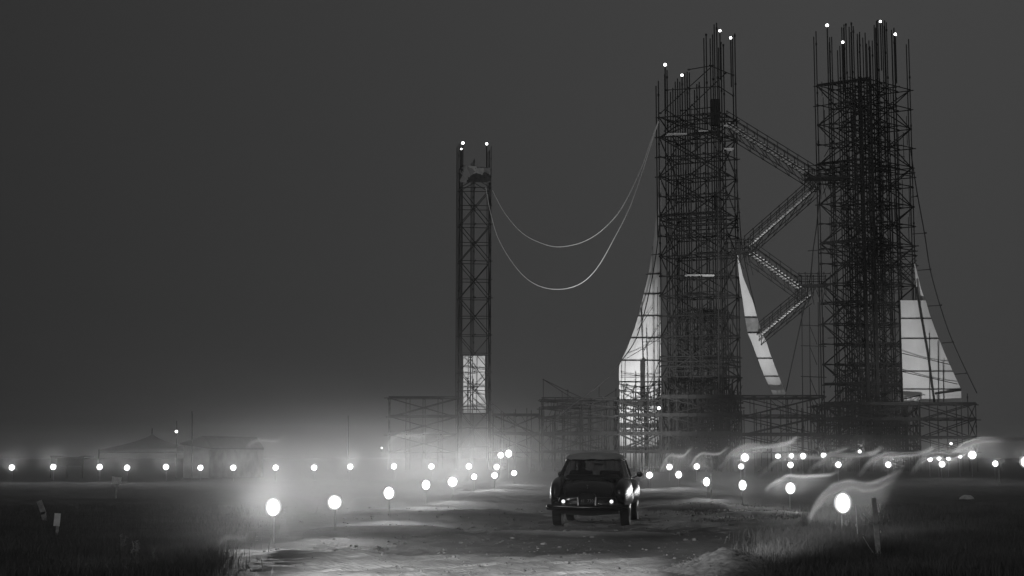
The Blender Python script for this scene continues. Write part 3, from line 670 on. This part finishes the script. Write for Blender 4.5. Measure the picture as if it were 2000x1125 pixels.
# wooden post with twig
WP = Vector((gx(1712, 20.2), 20.2, 0)); WP.z = gz(WP.x, WP.y)
WR = empty('wooden_post', WP, 'rough wooden post with a twig, beside the largest lamp on the right', 'post')
mb = MB(); mb.loft([[WP+Vector((dx+x, dy, z)) for dx, dy in ((-w, -.03), (w, -.03), (w*1.1, .03), (-w, .03))] for z, x, w in ((-.1, .0, .031), (.25, -.018, .028), (.5, -.035, .029), (.82, -.05, .026), (.84, -.05, .02))]); mb.build('post', M['wood'], WR)
mb = MB(); q = WP+Vector((-.04, -.05, .5)); mb.path([WP+Vector((-.02, -.06, .02)), WP+Vector((-.14, -.07, .2)), WP+Vector((-.22, -.06, .34))], .006, 5); mb.build('twig', M['wood'], WR); mb = MB()
mb.path([q+Vector((-.17, 0, .14)), q+Vector((-.08, 0, .04)), q, q+Vector((.05, 0, .06)), q+Vector((.07, 0, .16))], .006, 5); mb.build('twig', M['wood'], WR)
mb = MB(); mb.ball(WP+Vector((.012, -.06, .4)), .007, .004, .018); mb.build('nail_tag', M['board'], WR)
mb = MB(); c = Vector((gx(1672, 24), 24, 0)); mb.tube(c+up*.0, P(1671, 985, 24), .008, 6, .006); mb.ball(P(1672, 1026, 24), .014, .014, .025, 8, 6); tag(mb.build('wire_stake', M['stake']), 'thin wire stake with a knotted end below the largest lamp', 'stake')
for px, y0, y1, Y, l in ((1388.5, 925, 972, 51.2, 'pale short post just right of the third near lamp'), (1951, 915, 945, 80, 'thin short post just right of the eighth far right lamp')):
    mb = MB(); c = P(px, y0, Y); mb.box((c.x, c.y, c.z/2), .055, .055, c.z, ry=.0); tag(mb.build('short_post', M['wood']), l, 'post')
def rock(label, px, py, w, h, Y):
    c = P(px, py, Y); c.z = gz(c.x, c.y); mb = MB(); mb.ball(c, w*Y/F/2, w*Y/F/2.4, h*Y/F, 18, 12)
    mb.v = [v+Vector((noise.noise(v*9), noise.noise(v*9+Vector((3, 3, 3))), noise.noise(v*9+Vector((7, 1, 2)))))*.05*w*Y/F for v in mb.v]
    tag(mb.build('rock', M['rock'], smooth=True), label, 'rock')
rock('pale rock hump standing in for a lit mound crest in the right field right of the wooden post', 1888, 972, 28, 8, 50)  # pale stone shape imitates a mound crest catching light
rock('small pale rock on the earth left of the largest right lamp', 1546, 1008, 9, 7, 35)

# --- earth heap with straw
mb = MB(); HC = Vector((gx(1432, 18.6), 18.6, 0)); g = []
for i in range(40):
    row = []
    for j in range(50):
        x = (j/49-.5)*2.0; y = (i/39-.5)*2.2; e = max(0, 1-(x/1.0)**2-(y/1.1)**2)
        z = .14*e*(1+.7*noise.noise(Vector((x*2, y*2, 9))))+.05*e*noise.fractal(Vector((x*8, y*8, 2)), 1, 2, 4)
        row.append(Vector((HC.x+x, HC.y+y, gz(HC.x+x, HC.y+y)+z-.02)))
    g.append(row)
mb.grid(g)
EH = empty('earth_heap', HC, 'low heap of churned earth and straw at the bottom of the road edge', 'earth heap')
mb.build('earth', M['straw'], EH, smooth=True)
mb = MB()
for _ in range(1400):
    x = rnd.gauss(0, .45); y = rnd.gauss(0, .5)
    if abs(x) > .95 or abs(y) > 1.0: continue
    b0 = Vector((HC.x+x, HC.y+y, gz(HC.x+x, HC.y+y)+.10*max(0, 1-x*x-y*y))); dd = Vector((rnd.uniform(-1, 1), rnd.uniform(-1, 1), rnd.uniform(-.1, .6)))
    mb.tube(b0, b0+dd*rnd.uniform(.03, .11), .003, 3, .001)
tag(mb.build('straw', M['grass'], EH), kind='stuff')

# --- grass and weeds
def grass(regions, label):
    v = []; f = []
    for (px0, px1, Y0, Y1_, n, h) in regions:
        cl = [((px1-(px1-px0)*rnd.random()**.7 if px0 > 900 else px0+(px1-px0)*rnd.random()**.8), rnd.uniform(Y0, Y1_)) for _ in range(max(6, n//60))]
        for _ in range(n):
            if rnd.random() < .8: c = rnd.choice(cl); px = c[0]+rnd.gauss(0, 22); Y = c[1]+rnd.gauss(0, .4)
            else: px = rnd.uniform(px0, px1)+(rnd.gauss(0, 50)); Y = rnd.uniform(Y0, Y1_)
            x = gx(px, Y); z = gz(x, Y)-.01; hh = h*rnd.uniform(.3, 1.15); t = rnd.uniform(0, math.pi); w = rnd.uniform(.003, .007)
            d = Vector((math.cos(t), math.sin(t), 0)); l = Vector((rnd.gauss(0, .3), rnd.gauss(0, .3), 0))*hh
            k = len(v); p = Vector((x, Y, z))
            v += [p-d*w, p+d*w, p+l*.3+up*hh*.6+d*w*.7, p+l*.3+up*hh*.6-d*w*.7, p+l+up*hh]
            f += [(k, k+1, k+2, k+3), (k+3, k+2, k+4)]
    me = bpy.data.meshes.new('grass'); me.from_pydata([tuple(q) for q in v], [], f); me.materials.append(M['grass'])
    o = bpy.data.objects.new('grass', me); col.objects.link(o); tag(o, label, 'grass', kind='stuff')
grass([(1500, 2060, 17.5, 27, 26000, .20), (1600, 2060, 27, 42, 9000, .2), (1560, 1700, 19, 26, 5000, .26), (1340, 1500, 36, 44, 1600, .07), (1380, 1600, 33, 38, 1200, .07)], 'dry grass in the right foreground and field')
grass([(-60, 430, 17.5, 26, 20000, .18), (-60, 500, 26, 42, 7000, .16)], 'dark thin grass in the left foreground')
def weed(label, px, Y, h, n):
    x = gx(px, Y); p = Vector((x, Y, gz(x, Y))); root = empty('weed', p, label, 'weed', 'weeds in the left foreground')
    st = MB(); lf = MB()
    for _ in range(n):
        t = rnd.uniform(0, 6.28); l = Vector((math.cos(t), math.sin(t), 0))*rnd.uniform(.02, .3)*h; hh = h*rnd.uniform(.5, 1); pts = [p, p+l*.4+up*hh*.5, p+l+up*hh]; st.path(pts, .0045, 4)
        for k in range(10):
            s = rnd.uniform(.35, 1); c = p+l*s+up*hh*s; a = rnd.uniform(0, 6.28); d = Vector((math.cos(a), math.sin(a), rnd.uniform(-.2, .7)))*.035; w = Vector((-d.y, d.x, .01))*.4
            i = len(lf.v); lf.v += [c, c+d*.5+w, c+d, c+d*.5-w]; lf.f.append((i, i+1, i+2, i+3))
    st.build('stem', M['leaf'], root); lf.build('leaves', M['leaf'], root)
weed('leafy weed clump in the left foreground, the tallest', 268, 20, .30, 14)
weed('small weed just left of the tallest weed', 242, 21, .34, 5)
weed('small upright weed just right of the tallest weed', 303, 19.5, .2, 6)

def clods():
    mb = MB()
    for _ in range(1700):
        Y = 17.3*math.exp(rnd.random()**1.3*.9); px = rnd.gauss(1000, 330)
        if not 380 < px < 1640: continue
        x = gx(px, Y); s_ = .006*math.exp(rnd.gauss(0, .55))*(1+Y/40); z = gz(x, Y)
        mb.ball((x, Y, z+s_*.2), s_*rnd.uniform(.8, 1.6), s_*rnd.uniform(.8, 1.6), s_*rnd.uniform(.5, .9), 5, 4)
    tag(mb.build('gravel', M['rock2']), 'loose clods and small stones scattered over the dirt road', 'gravel', kind='stuff')
clods()
# ---------------------------------------------------------------- car
CY = R(-8)
cc = Vector((gx(1146.5, 30.4), 30.4, 0)); cc.z = gz(cc.x, cc.y+.4)+.0
CAR = empty('car', cc, 'black rounded saloon car with grey roof seen from behind, driving toward the towers', 'car', rz=CY)
def sec(y, w, zb, zt, n=28, e=2.6, shoulder=0.):
    r = []
    for k in range(n):
        t = 2*math.pi*k/n; cx = math.copysign(abs(math.cos(t))**(2/e), math.cos(t)); sz = math.copysign(abs(math.sin(t))**(2/e), math.sin(t))
        r.append((w*cx*(1-shoulder*max(sz, 0)), y, (zb+zt)/2+(zt-zb)/2*sz))
    return r
L_ = 4.55
body = [(0.06, .44, .36, .56, 3, .1), (.10, .60, .30, .66, 3, .12), (.22, .66, .28, .76, 3, .14), (.42, .69, .27, .87, 3, .18), (.7, .72, .25, .945, 3, .2), (1.0, .75, .24, .985, 3.2, .2),
        (1.5, .77, .24, .97, 3.4, .16), (2.4, .78, .24, .96, 3.4, .14), (3.1, .75, .24, .98, 3.2, .2), (3.6, .66, .26, .97, 3, .3), (4.1, .54, .3, .9, 3, .35), (4.42, .4, .36, .78, 2.6, .3), (4.5, .2, .45, .66, 2.4, .2)]
mb = MB(); mb.loft([sec(y, w, zb, zt, e=e, shoulder=s) for y, w, zb, zt, e, s in body]); mb.build('body', M['paint'], CAR, local=True, smooth=True, subsurf=1)
def fender(name, s, y0, y1, xc, w, zt, zb):
    mb = MB(); rings = []
    for k in range(13):
        t = k/12; y = y0+(y1-y0)*t; h = math.sin(math.pi*min(max(t*.96+.03, 0), 1))**.42
        rings.append([(s*(xc+x), y_, z) for x, y_, z in sec(y, w*h+.015, zb+(1-h)*.10, zb+(zt-zb)*(.5+.5*h), n=20, e=2.4)])
    if s < 0: rings = [list(reversed(r)) for r in rings]
    mb.loft(rings); return mb.build(name, M['paint'], CAR, local=True, smooth=True, subsurf=1)
for s in (-1, 1):
    fender('rear_fender', s, .0, 2.2, .64, .17, 1.0, .34)
    ff = fender('front_fender', s, 2.7, 4.5, .63, .19, .92, .34)
    mb = MB(); mb.ball((s*.62, 4.46, .66), .085, .06, .085); mb.build('headlight', M['chrome'], CAR, local=True, smooth=True)
# roof and glass house
def gh(t, z):   # outline of the cabin at height z; t index
    pass
wst = [(-.44, .80), (-.66, .98), (-.73, 1.5), (-.74, 2.2), (-.71, 2.9), (-.57, 3.28), (0, 3.42)]
rof = [(-.38, 1.42), (-.53, 1.54), (-.60, 1.75), (-.61, 2.2), (-.59, 2.6), (-.5, 2.85), (0, 2.95)]
W_ = [(0, .83)]+wst; Q_ = [(0, 1.33)]+rof
ZW = .95; ZR = 1.33
def wp(i, s, f):
    a = W_[i]; b = Q_[i]; return Vector((s*(a[0]+(b[0]-a[0])*f), a[1]+(b[1]-a[1])*f, ZW+(ZR-ZW)*f))
mb = MB(); rings = []
def rring(sc_, z, yo=0):
    pts = [(x*sc_, y, z) for x, y in Q_]+[(-x*sc_, y, z) for x, y in reversed(Q_[1:-1])]
    cy_ = 2.15
    return [(x, cy_+(y-cy_)*sc_+yo, z) for x, y, _ in pts]
for s_, z in ((1.0, ZR-.015), (1.045, ZR), (1.05, ZR+.03), (1.0, ZR+.075), (.88, ZR+.115), (.68, ZR+.142), (.4, ZR+.158), (.12, ZR+.163)): rings.append(rring(s_, z))
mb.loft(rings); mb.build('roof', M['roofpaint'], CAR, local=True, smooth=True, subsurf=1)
mb = MB()     # window surround
for s in (-1, 1):
    for i in (2, 4, 6):
        mb.path([wp(i, s, f) for f in (0, .25, .5, .75, 1)], .035 if i == 2 else .022, 8)
    mb.path([wp(i, s, 0) for i in range(8)], .022, 6); mb.path([wp(i, s, 1) for i in range(8)], .026, 6)
mb.build('window_frame', M['paint'], CAR, local=True, smooth=True)
def pane(name, ids):
    mb = MB()
    mb.grid([[wp(i, s, f) for (i, s) in ids] for f in (0, .33, .66, 1)]); mb.build(name, M['glass'], CAR, local=True, smooth=True)
pane('rear_window', [(2, 1), (1, 1), (0, 1), (1, -1), (2, -1)])
pane('side_window', [(2, 1), (3, 1), (4, 1)]); pane('side_window', [(4, 1), (5, 1), (6, 1)])
pane('side_window', [(2, -1), (3, -1), (4, -1)]); pane('side_window', [(4, -1), (5, -1), (6, -1)])
pane('windscreen', [(6, 1), (7, 1), (6, -1)])
# rear bumper with overriders
mb = MB(); pts = smooth_path([Vector((-.78, .28, .40)), Vector((-.77, .02, .40)), Vector((-.6, -.06, .40)), Vector((0, -.1, .40)), Vector((.6, -.06, .40)), Vector((.77, .02, .40)), Vector((.78, .28, .40))], 5)
rg = []
for i, p in enumerate(pts):
    d = (pts[min(i+1, len(pts)-1)]-pts[max(i-1, 0)]).normalized(); nrm = Vector((d.y, -d.x, 0))
    rg.append([p+nrm*x+up*z for x, z in ((.045, -.02), (.045, .02), (.03, .05), (0, .06), (0, -.06), (.03, -.05))])
mb.loft(rg); mb.build('rear_bumper', M['bumper'], CAR, local=True, smooth=True, bevel=.004)
mb = MB(); mb.tube((-.62, -.075, .47), (0, -.115, .47), .009, 6); mb.tube((0, -.115, .47), (.62, -.075, .47), .009, 6); mb.build('bumper_rim', M['chrome'], CAR, local=True, smooth=True)
for s in (-1, 1):
    mb = MB(); mb.loft([[(s*(.172+o)+x, -.10+y, z) for x, y in ((-.018, -.03), (.018, -.03), (.022, .04), (-.022, .04))] for z, o in ((.40, 0), (.5, .0), (.585, .008), (.61, .012))]); mb.build('overrider', M['chrome'], CAR, local=True, bevel=.006)
    mb = MB(); mb.ball((s*.478, .015, .515), .036, .025, .036, 16, 10); mb.build('tail_light', M['tail'], CAR, local=True, smooth=True)
    mb = MB(); mb.tube((s*.478, .02, .515), (s*.478, .06, .515), .046, 16); mb.build('tail_light_rim', M['dullchrome'], CAR, local=True)
    mb = MB(); mb.path([Vector((s*.19, -.005, .60)), Vector((s*.55, .03, .598)), Vector((s*.60, .03, .47))], .004, 6); mb.build('trim_strip', M['chrome'], CAR, local=True)
    mb = MB(); mb.ball((s*.86, 3.15, 1.02), .075, .05, .06, 14, 10); mb.tube((s*.7, 3.15, .93), (s*.84, 3.15, 1.0), .012, 6); mb.build('wing_mirror', M['dullchrome'], CAR, local=True, smooth=True)
    for y, wn_ in ((.98, 'rear'), (3.62, 'front')):
        mb = MB(); x0 = s*.60; cx = x0+s*.09; rings = []
        for x, r in ((x0, .27), (x0, .315), (x0+s*.02, .33), (x0+s*.16, .33), (x0+s*.18, .315), (x0+s*.18, .2)):
            rings.append([(x, y+r*math.cos(2*math.pi*k/28), .33+r*math.sin(2*math.pi*k/28)) for k in range(28)])
        if s < 0: rings.reverse()
        mb.loft(rings); wh = mb.build('wheel', M['rubber'], CAR, local=True, smooth=False)
        mb = MB(); mb.tube((x0+s*.15, y, .33), (x0+s*.192, y, .33), .19, 20, .12); hb = mb.build('hubcap', M['chrome'], wh, local=True, smooth=True)
mb = MB(); mb.loft([[(x, -.02+dy, z) for x, z in ((-.15, .43), (.15, .43), (.17, .5), (.165, .64), (.12, .675), (-.12, .675), (-.165, .64), (-.17, .5))] for dy in (0, .25)]); mb.build('plate_housing', M['rubber'], CAR, local=True, bevel=.01)
mb = MB(); mb.box((0, -.03, .53), .26, .012, .12); PL = mb.build('number_plate', M['platebg'], CAR, local=True)
tcv = bpy.data.curves.new('t', 'FONT'); tcv.body = '41  730'; tcv.size = .085; tcv.align_x = 'CENTER'; tcv.align_y = 'CENTER'; tcv.extrude = .002
to = bpy.data.objects.new('t', tcv); col.objects.link(to); bpy.context.view_layer.update()
me = bpy.data.meshes.new_from_object(to.evaluated_get(bpy.context.evaluated_depsgraph_get())); bpy.data.objects.remove(to)
me.materials.clear(); me.materials.append(M['plateink']); pn = bpy.data.objects.new('plate_digits', me); col.objects.link(pn); pn.parent = PL; pn.location = (0, -.039, .525); pn.rotation_euler = (math.pi/2, 0, 0)
mb = MB(); mb.ball((0, .06, .83), .022, .02, .014); mb.tube((0, .06, .80), (0, .05, .76), .010, 8); mb.build('boot_handle', M['chrome'], CAR, local=True, smooth=True)
mb = MB(); pts = [Vector((-.45, .12, .62)), Vector((-.5, .3, .80)), Vector((-.42, .62, .935)), Vector((0, .72, .962)), Vector((.42, .62, .935)), Vector((.5, .3, .80)), Vector((.45, .12, .62))]
mb.path(smooth_path(pts, 5), .004, 5); mb.build('boot_lid_seam', M['rubber'], CAR, local=True)
mb = MB(); mb.loft([[(x, y, z+dz) for x, z in ((-.62, .29), (-.3, .255), (0, .24), (.3, .255), (.62, .29))]+[(x, y, .42) for x in (.62, 0, -.62)] for y, dz in ((.0, 0), (.5, -.02))]); mb.build('rear_valance', M['rubber'], CAR, local=True)
mb = MB(); mb.tube((.2, .1, .27), (.2, -.03, .26), .018, 10); mb.build('exhaust_pipe', M['rubber'], CAR, local=True)
for s in (-1, 1):
    mb = MB(); mb.box((s*.32, 2.1, .8), .5, .14, .62, rx=-.12); mb.build('seat', M['cloth'], CAR, local=True, bevel=.05)
mb = MB(); mb.box((0, 1.25, .82), 1.1, .16, .42, rx=-.15); mb.build('rear_seat', M['cloth'], CAR, local=True, bevel=.05)
mb = MB(); n_ = 20; pts = [Vector((-.33+.19*math.cos(2*math.pi*k/n_), 2.75-.07*math.sin(2*math.pi*k/n_), .95+.17*math.sin(2*math.pi*k/n_))) for k in range(n_+1)]; mb.path(pts, .012, 6); mb.build('steering_wheel', M['cloth'], CAR, local=True)
mb = MB(); mb.box((0.0, 2.75, 1.235), .2, .02, .055); mb.build('inner_mirror', M['chrome'], CAR, local=True, bevel=.01)
# driver (skin modifier body)
def driver():
    vs = [(0, 0, 0), (0, -.04, .25), (0, -.03, .44), (0, 0, .52), (0, .02, .60), (0, .02, .70),
          (-.19, -.01, .42), (-.24, .14, .22), (-.12, .38, .26), (.19, -.01, .42), (.24, .14, .22), (.12, .38, .26), (-.1, .35, -.02), (.1, .35, -.02), (-.1, .6, -.3), (.1, .6, -.3)]
    es = [(0, 1), (1, 2), (2, 3), (3, 4), (4, 5), (2, 6), (6, 7), (7, 8), (2, 9), (9, 10), (10, 11), (0, 12), (0, 13), (12, 14), (13, 15)]
    rs = [.17, .17, .15, .06, .085, .095, .08, .055, .04, .08, .055, .04, .09, .09, .06, .06]
    me = bpy.data.meshes.new('person'); me.from_pydata(vs, es, []); me.materials.append(M['cloth'])
    o = bpy.data.objects.new('person', me); col.objects.link(o); w = Matrix.Rotation(CY, 4, 'Z')
    o.location = cc+w.to_3x3() @ Vector((-.33, 2.28, .55)); o.rotation_euler = (0, 0, CY)
    m = o.modifiers.new('k', 'SKIN')
    for i, r in enumerate(rs): me.skin_vertices[0].data[i].radius = (r, r*(.72 if i < 3 else 1))
    me.skin_vertices[0].data[0].use_root = True
    s = o.modifiers.new('s', 'SUBSURF'); s.levels = s.render_levels = 2
    tag(o, 'driver in dark clothes seen from behind through the car rear window', 'person')
    mb = MB(); mb.ball((0, .0, .69), .098, .105, .12, 16, 12); mb.build('hair', M['hair'], o, local=True, smooth=True)
    mb = MB(); mb.ball((-.095, .03, .66), .012, .02, .03, 8, 6); mb.ball((.095, .03, .66), .012, .02, .03, 8, 6); mb.build('ears', M['skin'], o, local=True, smooth=True)
driver()

# ---------------------------------------------------------------- smoke, haze and lens-flare curls
class VN:
    def __init__(s, name):
        s.m = bpy.data.materials.new(name); s.m.use_nodes = True; s.nt = s.m.node_tree; s.nt.nodes.clear()
        s.out = s.nt.nodes.new('ShaderNodeOutputMaterial'); s.v = s.nt.nodes.new('ShaderNodeVolumePrincipled')
        s.v.inputs['Color'].default_value = (.95, .95, .95, 1); s.nt.links.new(s.v.outputs[0], s.out.inputs['Volume'])
        t = s.nt.nodes.new('ShaderNodeTexCoord'); s.obj = t.outputs['Object']
        x = s.nt.nodes.new('ShaderNodeSeparateXYZ'); s.nt.links.new(s.obj, x.inputs[0]); s.x, s.y, s.z = x.outputs
    def m_(s, op, *a, clamp=False):
        q = s.nt.nodes.new('ShaderNodeMath'); q.operation = op; q.use_clamp = clamp
        for i, w in enumerate(a):
            if isinstance(w, (int, float)): q.inputs[i].default_value = w
            else: s.nt.links.new(w, q.inputs[i])
        return q.outputs[0]
    def noise(s, scale, detail=4, vscale=(1, 1, 1), off=(0, 0, 0), dist=0):
        mp = s.nt.nodes.new('ShaderNodeMapping'); mp.inputs['Scale'].default_value = vscale; mp.inputs['Location'].default_value = off
        s.nt.links.new(s.obj, mp.inputs[0]); n = s.nt.nodes.new('ShaderNodeTexNoise'); n.inputs['Scale'].default_value = scale
        n.inputs['Detail'].default_value = detail; n.inputs['Distortion'].default_value = dist; s.nt.links.new(mp.outputs[0], n.inputs[0]); return n.outputs['Fac']
    def done(s, dens, g=.5):
        s.nt.links.new(dens, s.v.inputs['Density']); s.v.inputs['Anisotropy'].default_value = g; return s.m
def cloud(label, px, py, Y, rx, ry, rz, dens, seed, contrast=1.6, g=.55):
    c = P(px, py, Y); n = VN('mist'); r2 = n.m_('ADD', n.m_('ADD', n.m_('MULTIPLY', n.x, n.x), n.m_('MULTIPLY', n.y, n.y)), n.m_('MULTIPLY', n.z, n.z))
    f = n.m_('SUBTRACT', 1, r2, clamp=True); f = n.m_('MULTIPLY', f, f)
    q = n.noise(.55, 4, (rx, ry, rz*1.2), (seed*7.3, seed*3.1, seed), .6)
    q = n.m_('MULTIPLY', n.m_('SUBTRACT', q, .5-.5/contrast*.6), contrast, clamp=True)
    m = n.done(n.m_('MULTIPLY', n.m_('MULTIPLY', f, q), dens), g)
    mb = MB(); mb.ball((0, 0, 0), 1, 1, 1, 28, 18); o = mb.build('mist', m); o.location = c; o.scale = (rx, ry, rz)
    tag(o, label, 'smoke', kind='stuff')
cloud('bright mist round the lamps left of the car', 880, 930, 56, 8, 18, 2.6, .022, 1, 1.3, .45)
cloud('dense mist in front of the raised pair of lamps', 920, 918, 84, 8, 12, 2.8, .022, 7, 1.3, .45)
cloud('mist drifting in front of the left lamp rows', 690, 940, 38, 6.5, 12, 2.2, .030, 2, 1.4, .5)
cloud('low mist in front of the largest left lamps', 640, 985, 23, 4.2, 6, 1.8, .031, 3, 1.9)
cloud('broad thin mist over the left field', 650, 925, 65, 20, 38, 4.6, .0065, 8)
cloud('mist plume rising left of the thin mast', 760, 880, 92, 8, 10, 4.2, .03, 4, 1.9)
cloud('thin mist over the far left lamps', 180, 915, 76, 18, 16, 2.6, .004, 5)
cloud('thin mist behind the right lamps', 1700, 905, 88, 20, 12, 2.4, .001, 6)
WCUR = [(0, .0), (.04, .16), (.12, .36), (.22, .56), (.33, .67), (.45, .70), (.6, .69), (.75, .72), (.88, .80), (1, 1.0)]
def wisp_mat(name, dens, body, seed=0):
    n = VN(name); fc = n.nt.nodes.new('ShaderNodeFloatCurve'); cm = fc.mapping; c = cm.curves[0]
    c.points[0].location = WCUR[0]; c.points[1].location = WCUR[-1]
    wr = random.Random(seed)
    for p in WCUR[1:-1]: c.points.new(p[0]+wr.uniform(-.02, .02), p[1]+wr.uniform(-.05, .05)*(seed > 0))
    cm.update(); n.nt.links.new(n.x, fc.inputs['Value']); cr = n.m_('MULTIPLY', fc.outputs[0], .9)
    d = n.m_('SUBTRACT', n.z, cr)   # positive above the crest
    wob = n.m_('MULTIPLY', n.m_('SUBTRACT', n.noise(4, 3, (1, 1, 1), (seed*3.7, 0, seed)), .5), .16); d = n.m_('ADD', d, wob)
    core = n.m_('POWER', 2.718, n.m_('MULTIPLY', n.m_('MULTIPLY', d, d), -600))
    below = n.m_('LESS_THAN', d, 0); tail = n.m_('MULTIPLY', below, n.m_('POWER', 2.718, n.m_('MULTIPLY', d, 4.5)))
    tail = n.m_('MULTIPLY', tail, n.m_('MULTIPLY', n.noise(3.2, 4, (1, 1, 2.5), (2+seed*1.7, 0, 1+seed), .8), body))
    s = n.m_('ADD', core, tail)
    endf = n.m_('MULTIPLY', n.m_('MULTIPLY', n.x, 5, clamp=True), n.m_('MULTIPLY', n.m_('SUBTRACT', 1, n.x), 3.5, clamp=True))
    yf = n.m_('SUBTRACT', 1, n.m_('MULTIPLY', n.m_('MULTIPLY', n.y, n.y), 4), clamp=True)
    zf = n.m_('MULTIPLY', n.m_('ADD', n.z, .25), 4, clamp=True)
    return n.done(n.m_('MULTIPLY', n.m_('MULTIPLY', n.m_('MULTIPLY', s, endf), n.m_('MULTIPLY', yf, zf)), dens), .3)
WM = wisp_mat('wisp', 5, .10); WM4 = wisp_mat('wisp', 5, .10, 3); WM5 = wisp_mat('wisp', 4.6, .11, 5); WM6 = wisp_mat('bright wisp', 20, .10, 2)
WM2 = wisp_mat('faint wisp', 1.4, .22, 4); WM3 = wisp_mat('faint wisp', .16, .6, 6)
def wisp(label, px0, px1, ybot, ytop, Y, m=None, th=.5):  # right-hand curls imitate lens flare round the lamps as smoke volumes
    a = P(px0, ybot, Y); b = P(px1, ytop, Y); w = b.x-a.x; h = b.z-a.z
    mb = MB(); mb.box((.5, 0, .375), 1, 1, 1.25); o = mb.build('smoke_flare_wisp', m or WM); o.location = a; o.scale = (w, th, h)
    tag(o, label, 'smoke', kind='stuff')
wisp('large curling lens-flare wisp, shaped as smoke, over the largest lamp on the right', 1578, 1762, 1020, 905, 26.0, WM6, .45)
wisp('long curling lens-flare wisp over the big raised lamp by the middle tower', 1404, 1556, 915, 845, 105, th=2)
wisp('curling lens-flare wisp over the raised trio of lamps', 1480, 1660, 935, 865, 104, WM2, 2)
wisp('curling lens-flare wisp over the fifth far right lamp', 1578, 1722, 930, 864, 86.5, WM4, 1.6)
wisp('curling lens-flare wisp over the sixth far right lamp', 1676, 1824, 930, 864, 86, WM, 1.6)
wisp('curling lens-flare wisp over the seventh far right lamp', 1780, 1900, 930, 864, 85.5, WM5, 1.6)
wisp('long rising lens-flare wisp over the big raised lamp at the right edge', 1848, 2040, 905, 832, 104, WM, 2)
wisp('flat curling lens-flare wisp over the fifth near lamp right of the car', 1494, 1640, 962, 910, 38.9, WM4, .8)
wisp('faint lens-flare wisp over the first far right lamp', 1288, 1352, 925, 868, 87, WM2, 1.4)
wisp('faint lens-flare wisp over the second far right lamp', 1345, 1425, 915, 868, 86.7, WM2, 1.4)
n = VN('ground mist'); n.v.inputs['Density'].default_value = .0003; n.v.inputs['Anisotropy'].default_value = .6
mb = MB(); mb.box((0, 71, 1.05), 110, 114, 3.3); tag(mb.build('ground_mist', n.m), 'thin layer of mist hugging the lamp field', 'mist', kind='stuff')
wisp('faint upright wisp in the mist above the far left lamps', 470, 560, 900, 838, 80, WM3, 2)
wisp('faint arching wisp low in the left foreground', 408, 500, 1118, 1010, 21.5, WM3, .4)
wisp('faint wisp between the second and third near left lamps', 670, 760, 1000, 955, 26.5, WM3, .4)
wisp('faint wisp in the plume left of the thin mast', 740, 850, 905, 820, 86, WM3, 2)
def slab(label, p0, p1, half, h, dens):  # mist slabs added along the rows to give the lamps halos
    n = VN('halo mist'); f = n.m_('SUBTRACT', 1, n.m_('MULTIPLY', n.y, n.y), clamp=True); f = n.m_('MULTIPLY', f, n.m_('SUBTRACT', 1, n.m_('MULTIPLY', n.z, n.z), clamp=True))
    f = n.m_('MULTIPLY', f, n.m_('MULTIPLY', n.m_('SUBTRACT', 1, n.m_('ABSOLUTE', n.x)), 8, clamp=True)); q = n.noise(1.2, 3, (6, 1, 1.5), (dens*99, 3, 1))
    m = n.done(n.m_('MULTIPLY', n.m_('MULTIPLY', f, n.m_('ADD', q, .3)), dens), .55)
    d = p1-p0; mb = MB(); mb.box((0, 0, 0), 2, 2, 2); o = mb.build('halo_mist', m); o.location = (p0+p1)/2; o.scale = (d.length/2, half, h); o.rotation_euler = (0, 0, math.atan2(d.y, d.x))
    tag(o, label, 'smoke', kind='stuff')
slab('thin halo mist added along the far left lamp row', P(-60, 912, 88), P(1010, 912, 88), 2.0, 1.6, .009)
slab('thin halo mist added along the far right lamp row', P(1250, 908, 87.6), P(2080, 905, 87.6), 2.0, 1.6, .008)
slab('thin halo mist added along the raised right lamps', P(1400, 892, 106.8), P(2050, 892, 106.8), 2.0, 2.0, .007)
slab('thin halo mist added along the near right lamps', P(1250, 930, 74), P(1680, 995, 25), 1.6, 1.0, .002)
# even night air
n = VN('night air'); n.v.inputs['Density'].default_value = .00015; n.v.inputs['Anisotropy'].default_value = .6
mb = MB(); mb.box((0, 1180, 26), 17200, 2900, 56); tag(mb.build('haze', n.m), 'thin even night haze over the whole field', 'haze', kind='stuff')
